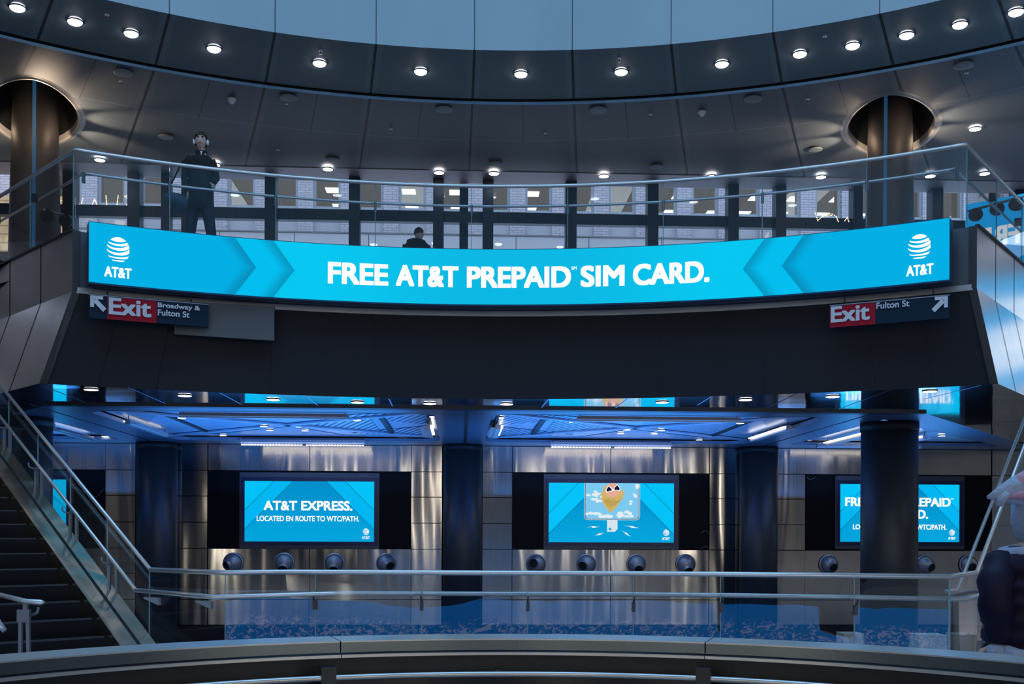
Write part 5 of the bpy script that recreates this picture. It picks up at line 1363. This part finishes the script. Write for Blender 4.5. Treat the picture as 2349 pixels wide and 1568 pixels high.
b.loft(rings, 32, pw=2.3)
def sleeve(P, R_):
    pts, rs = [], []
    for i in range(len(P) - 1):
        p, q = Vector(P[i]), Vector(P[i + 1]); n_ = max(1, int((q - p).length / .03))
        for k in range(n_): t = k / n_; pts.append(p.lerp(q, t)); rs.append((R_[i] + (R_[i + 1] - R_[i]) * t) * (1.0 if len(pts) % 3 else .86))
    b.tube(pts, rs, 16)
sleeve([(-.14, 0, 1.29), (-.20, -.07, 1.20), (-.215, -.10, 1.12), (-.185, -.07, 1.02), (-.19, -.07, .93)], [.075, .078, .072, .064, .052]); sleeve([(.15, 0, 1.28), (.24, 0, 1.05), (.22, -.08, .82)], [.08, .07, .055])
b.build('quilted_jacket', M['puffer'], lady)
b = MB()
for k in range(17):
    q = math.pi * 2 * k / 16; 
b.tube([Vector((.135 * math.cos(q), .105 * math.sin(q), 1.345 + .02 * math.cos(q))) for q in [2 * math.pi * k / 24 for k in range(24)]], .028, 10, closed=True); b.build('fur_collar', M['fleece'], lady)
b = MB(); b.loft([(.02, .0, 1.36, .075, .08), (.02, 0, 1.40, .10, .11), (.02, 0, 1.46, .118, .128), (.02, 0, 1.53, .116, .126), (.02, 0, 1.585, .085, .09), (.02, 0, 1.61, .03, .03)], 24); b.build('fleece_hood', M['fleece'], lady)
# hat: soft cap that blows out to the left into a pointed flap, with pink bands
b = MB(); b.tube([(.14, 0, 1.575), (.05, -.01, 1.595), (-.06, -.03, 1.60), (-.13, -.05, 1.585), (-.19, -.06, 1.572), (-.235, -.06, 1.560)], [.05, .058, .048, .034, .018, .004], 18, ry=1.6)
hat = b.build('knitted_hat', M['fleece'], lady)
b = MB(); b.tube([(.10, -.01, 1.625), (.0, -.02, 1.638), (-.09, -.05, 1.625), (-.15, -.055, 1.598)], [.03, .034, .03, .01], 14, ry=1.3)
b.tube([(.12, -.04, 1.565), (.0, -.075, 1.575), (-.10, -.085, 1.570), (-.17, -.075, 1.560)], [.02, .022, .018, .006], 10); b.build('pink_knit_band', M['pink'], lady)
b = MB(); b.tube([(-.16, -.06, 1.575), (-.185, -.065, 1.55), (-.19, -.065, 1.525)], [.03, .030, .018], 12, ry=.7); b.build('ear_flap', M['fleece'], lady)
b = MB(); b.loft([(0, 0, .10, .15, .13), (0, 0, .45, .17, .14), (0, 0, .80, .18, .145)], 20); b.build('trousers', M['trouser'], lady)
b = MB(); b.sphere((-.205, -.08, .925), .045, 14, 10, 1.0, 1, .8); b.tube([(-.20, -.08, .935), (-.14, -.12, .915), (-.05, -.14, .905)], [.035, .03, .025], 10); b.build('fleece_mitten', M['fleece'], lady)

# ---- spotlights on a bar past both ends of the balustrade
def spots(P, label):
    root = empty('spotlight_bar', tuple(P[0]), label, 'spotlights')
    b = MB(); b.tube([P[0] + (P[0] - P[-1]) * .2, P[-1] + (P[-1] - P[0]) * .3], .022, 8); child(b, 'bar', M['housing'], root)
    for q in P[0:]:
        b = MB(); c = q + Vector((0, -.02, -.10)); b.tube([c + Vector((.02, .10, .02)), c + Vector((0, -.02, 0))], [.10, .115], 20); b.tube([q, c], .015, 6)
        child(b, 'spot_head', M['dark_metal'], root)
spots([at(2237, 480, D=18.6), at(2286, 466, D=18.2), at(2330, 455, D=17.8)], 'steel bar with three round spotlights behind the right side glass')
spots([at(108, 482, D=19), at(150, 494, D=19.4)], 'steel bar with two round spotlights behind the left side glass')
# glowing panel with reversed lettering stands in for a reflection in the side glass
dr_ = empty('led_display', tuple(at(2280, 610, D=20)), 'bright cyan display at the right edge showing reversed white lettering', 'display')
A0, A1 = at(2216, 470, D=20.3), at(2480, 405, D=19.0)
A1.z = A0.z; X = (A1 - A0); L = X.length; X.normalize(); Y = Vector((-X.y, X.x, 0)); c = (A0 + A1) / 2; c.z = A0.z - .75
b = MB(); b.box(c, (L, .05, 1.5), X=X, Y=Y); child(b, 'screen', emis('cyan_film', lin((10, 165, 240)), 1.1), dr_)  # stands in for a reflection in the side glass
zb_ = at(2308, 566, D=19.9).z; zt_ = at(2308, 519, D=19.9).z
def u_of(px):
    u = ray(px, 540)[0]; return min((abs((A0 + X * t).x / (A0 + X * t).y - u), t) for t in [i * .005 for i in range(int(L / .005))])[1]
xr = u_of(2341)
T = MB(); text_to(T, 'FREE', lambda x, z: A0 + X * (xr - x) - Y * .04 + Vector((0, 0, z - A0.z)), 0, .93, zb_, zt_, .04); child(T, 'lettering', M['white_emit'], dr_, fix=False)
# unseen cyan panel added beyond the right side for its reflection in the cladding
def bigm():
    m, nt, p = newmat('big_cyan_screen'); vec, x, y, z = coord()
    p.inputs['Base Color'].default_value = (0, 0, 0, 1); p.inputs['Emission Color'].default_value = (*lin((0, 165, 235)), 1); p.inputs['Emission Strength'].default_value = 1.3; return m
M['big'] = bigm()
bd_ = empty('side_display', (15.0, 21.4, 5.2), 'cyan LED display reading FREE beyond the right end of the gallery', 'display')
X = Vector((.66, -.75, 0)); Y = Vector((.75, .66, 0))
c = Vector((14.6, 21.2, 6.2))
b = MB(); b.box(c, (5.5, .12, 1.9), X=X, Y=Y); child(b, 'screen', M['big'], bd_)  # added unseen panel
T = MB(); text_to(T, 'FREE AT&T', lambda x, z: c + X * x - Y * .07 + Vector((0, 0, z)), -2.4, 2.0, -.5, .45, .035); child(T, 'lettering', emis('big_white', (1, 1, 1), 1.8), bd_, fix=False)

# ---- glass reflections imitated by glowing dots: letters at left, a squiggle at right
dot_glow = emis('warm_bulbs', (1, .72, .42), 2.5)
def glow_dots(name, strokes, D, label):
    root = empty(name, tuple(at(*strokes[0][0], D=D)), label, 'light letters')
    for st__ in strokes:
        b = MB()
        for i in range(len(st__) - 1):
            (x0, y0), (x1, y1) = st__[i], st__[i + 1]; n_ = max(1, int(math.hypot(x1 - x0, y1 - y0) / 3.2))
            for k in range(n_ + (i == len(st__) - 2)):
                t = k / n_; b.box(at(x0 + (x1 - x0) * t, y0 + (y1 - y0) * t, D=D), (.016, .016, .016))
        child(b, 'bulb_string', dot_glow, root, fix=False)
    return root
glow_dots('bulb_letters', [[(139, 461), (152, 458), (155, 469)], [(166, 456), (170, 468), (186, 470), (190, 455)], [(211, 471), (217, 456), (223, 471)], [(243, 449), (245, 472), (268, 472), (271, 449)], [(299, 446), (286, 450), (299, 459), (290, 470)]], 23.0, 'small warm bulb letters glowing in front of the left street windows')
glow_dots('bulb_squiggle', [[(1870, 488), (1876, 506), (1884, 498), (1892, 490), (1910, 491), (1918, 496), (1923, 508)], [(1886, 497), (1908, 494)], [(1938, 506), (1944, 498), (1947, 508)]], 23.0, 'warm squiggle of small bulbs left of the right column')

# ---- loose wires in the dark recesses and boxes behind the railing
for lb, P in (('loose grey wire hanging in the far left dark recess', [(152, 1112), (180, 1121), (205, 1136), (222, 1139), (240, 1120)]), ('loose wire curling at the top of the dark recess left of the right screen', [(1850, 1092), (1856, 1099), (1864, 1098), (1872, 1093)]), ('short wire in the dark recess right of the middle screen, the upper one', [(1608, 1222), (1616, 1216), (1622, 1218), (1627, 1226)]), ('short wire in the dark recess right of the middle screen, the lower one', [(1608, 1258), (1616, 1252), (1622, 1253), (1627, 1258)])):
    b = MB(); q = [onwall(x, y, VB + .03) for x, y in P]; b.tube(q, .010, 6)
    o = b.build('wire', M['grey_metal'], local=q[0]); tag(o, lb, 'wire', 'loose wires in the dark recesses')
M['card'] = pbr('pale_cardboard', (.48, .42, .34), .8, 0, .08, 3)  # plain pale beige for the blocks on the landing
for i, (x0, x1, y0) in enumerate(((1936, 1981, 1455), (2108, 2172, 1458), (2192, 2240, 1457))):
    D = 10.25; p, q = at(x0, y0, D=D), at(x1, y0, D=D)
    root = empty('cardboard_box', ((p.x + q.x) / 2, D + .12, 0), f'pale beige box behind the concourse railing, {("left", "middle", "right")[i]} of the three', 'box', 'pale boxes behind the railing')
    w_ = q.x - p.x
    MB().box((0, 0, p.z / 2), (w_, .24, p.z)).build('body', M['card'], root)
    MB().box((0, 0, p.z + .004), (w_ + .006, .246, .008)).build('lid', M['card'], root)

# ---- pieces that belong to a part hang under that part
UNDER = {'clouds': 'sky_picture', 'blond_hair': 'sky_picture', 'hair_strands': 'sky_picture', 'face': 'sky_picture', 'sunglasses_rim': 'sky_picture', 'sunglasses_lens': 'sky_picture',
         'card_logo': 'sim_card', 'globe_logo': 'picture', 'logo_lettering': 'picture', 'top_line': 'board', 'small_lettering': 'board', 'arrow': 'board', 'snout': 'ball', 'opening': 'ball',
         'rail_bracket': 'handrail', 'pupils_and_lids': 'eyes', 'pink_knit_band': 'knitted_hat', 'ear_flap': 'knitted_hat', 'lamp_dots': 'housing', 'deflector': 'escutcheon',
         'nosing': 'step', 'ceiling_panel_lights': 'office_room', 'glass_joint': 'glass_panel', 'collar': 'coat', 'cap_lip': 'cap', 'cap_top': 'cap', 'post_head': 'post'}
base = lambda o: o.name.split('.')[0]
kids = {}
for o in list(bpy.data.objects):
    if o.parent and o.parent.parent is None: kids.setdefault(o.parent.name, []).append(o)
for root, L in kids.items():
    L.sort(key=lambda o: o.name)
    top = {}
    for o in L: top.setdefault(base(o), []).append(o)
    for nm, src in (list(UNDER.items()) + [('lettering', 'red_panel'), ('lettering', 'screen'), ('lettering', 'picture'), ('globe_logo', 'screen'), ('logo_lettering', 'screen')]):
        if nm not in top or src not in top: continue
        for o in top[nm]:
            if o.parent.name != root: continue
            # the nearest part of that name
            if len(top[src]) == 1: t_ = top[src][0]
            else:
                c0 = sum((Vector(v) for v in o.bound_box), Vector()) / 8
                t_ = min(top[src], key=lambda q: (sum((Vector(v) for v in q.bound_box), Vector()) / 8 - c0).length)
            o.parent = t_
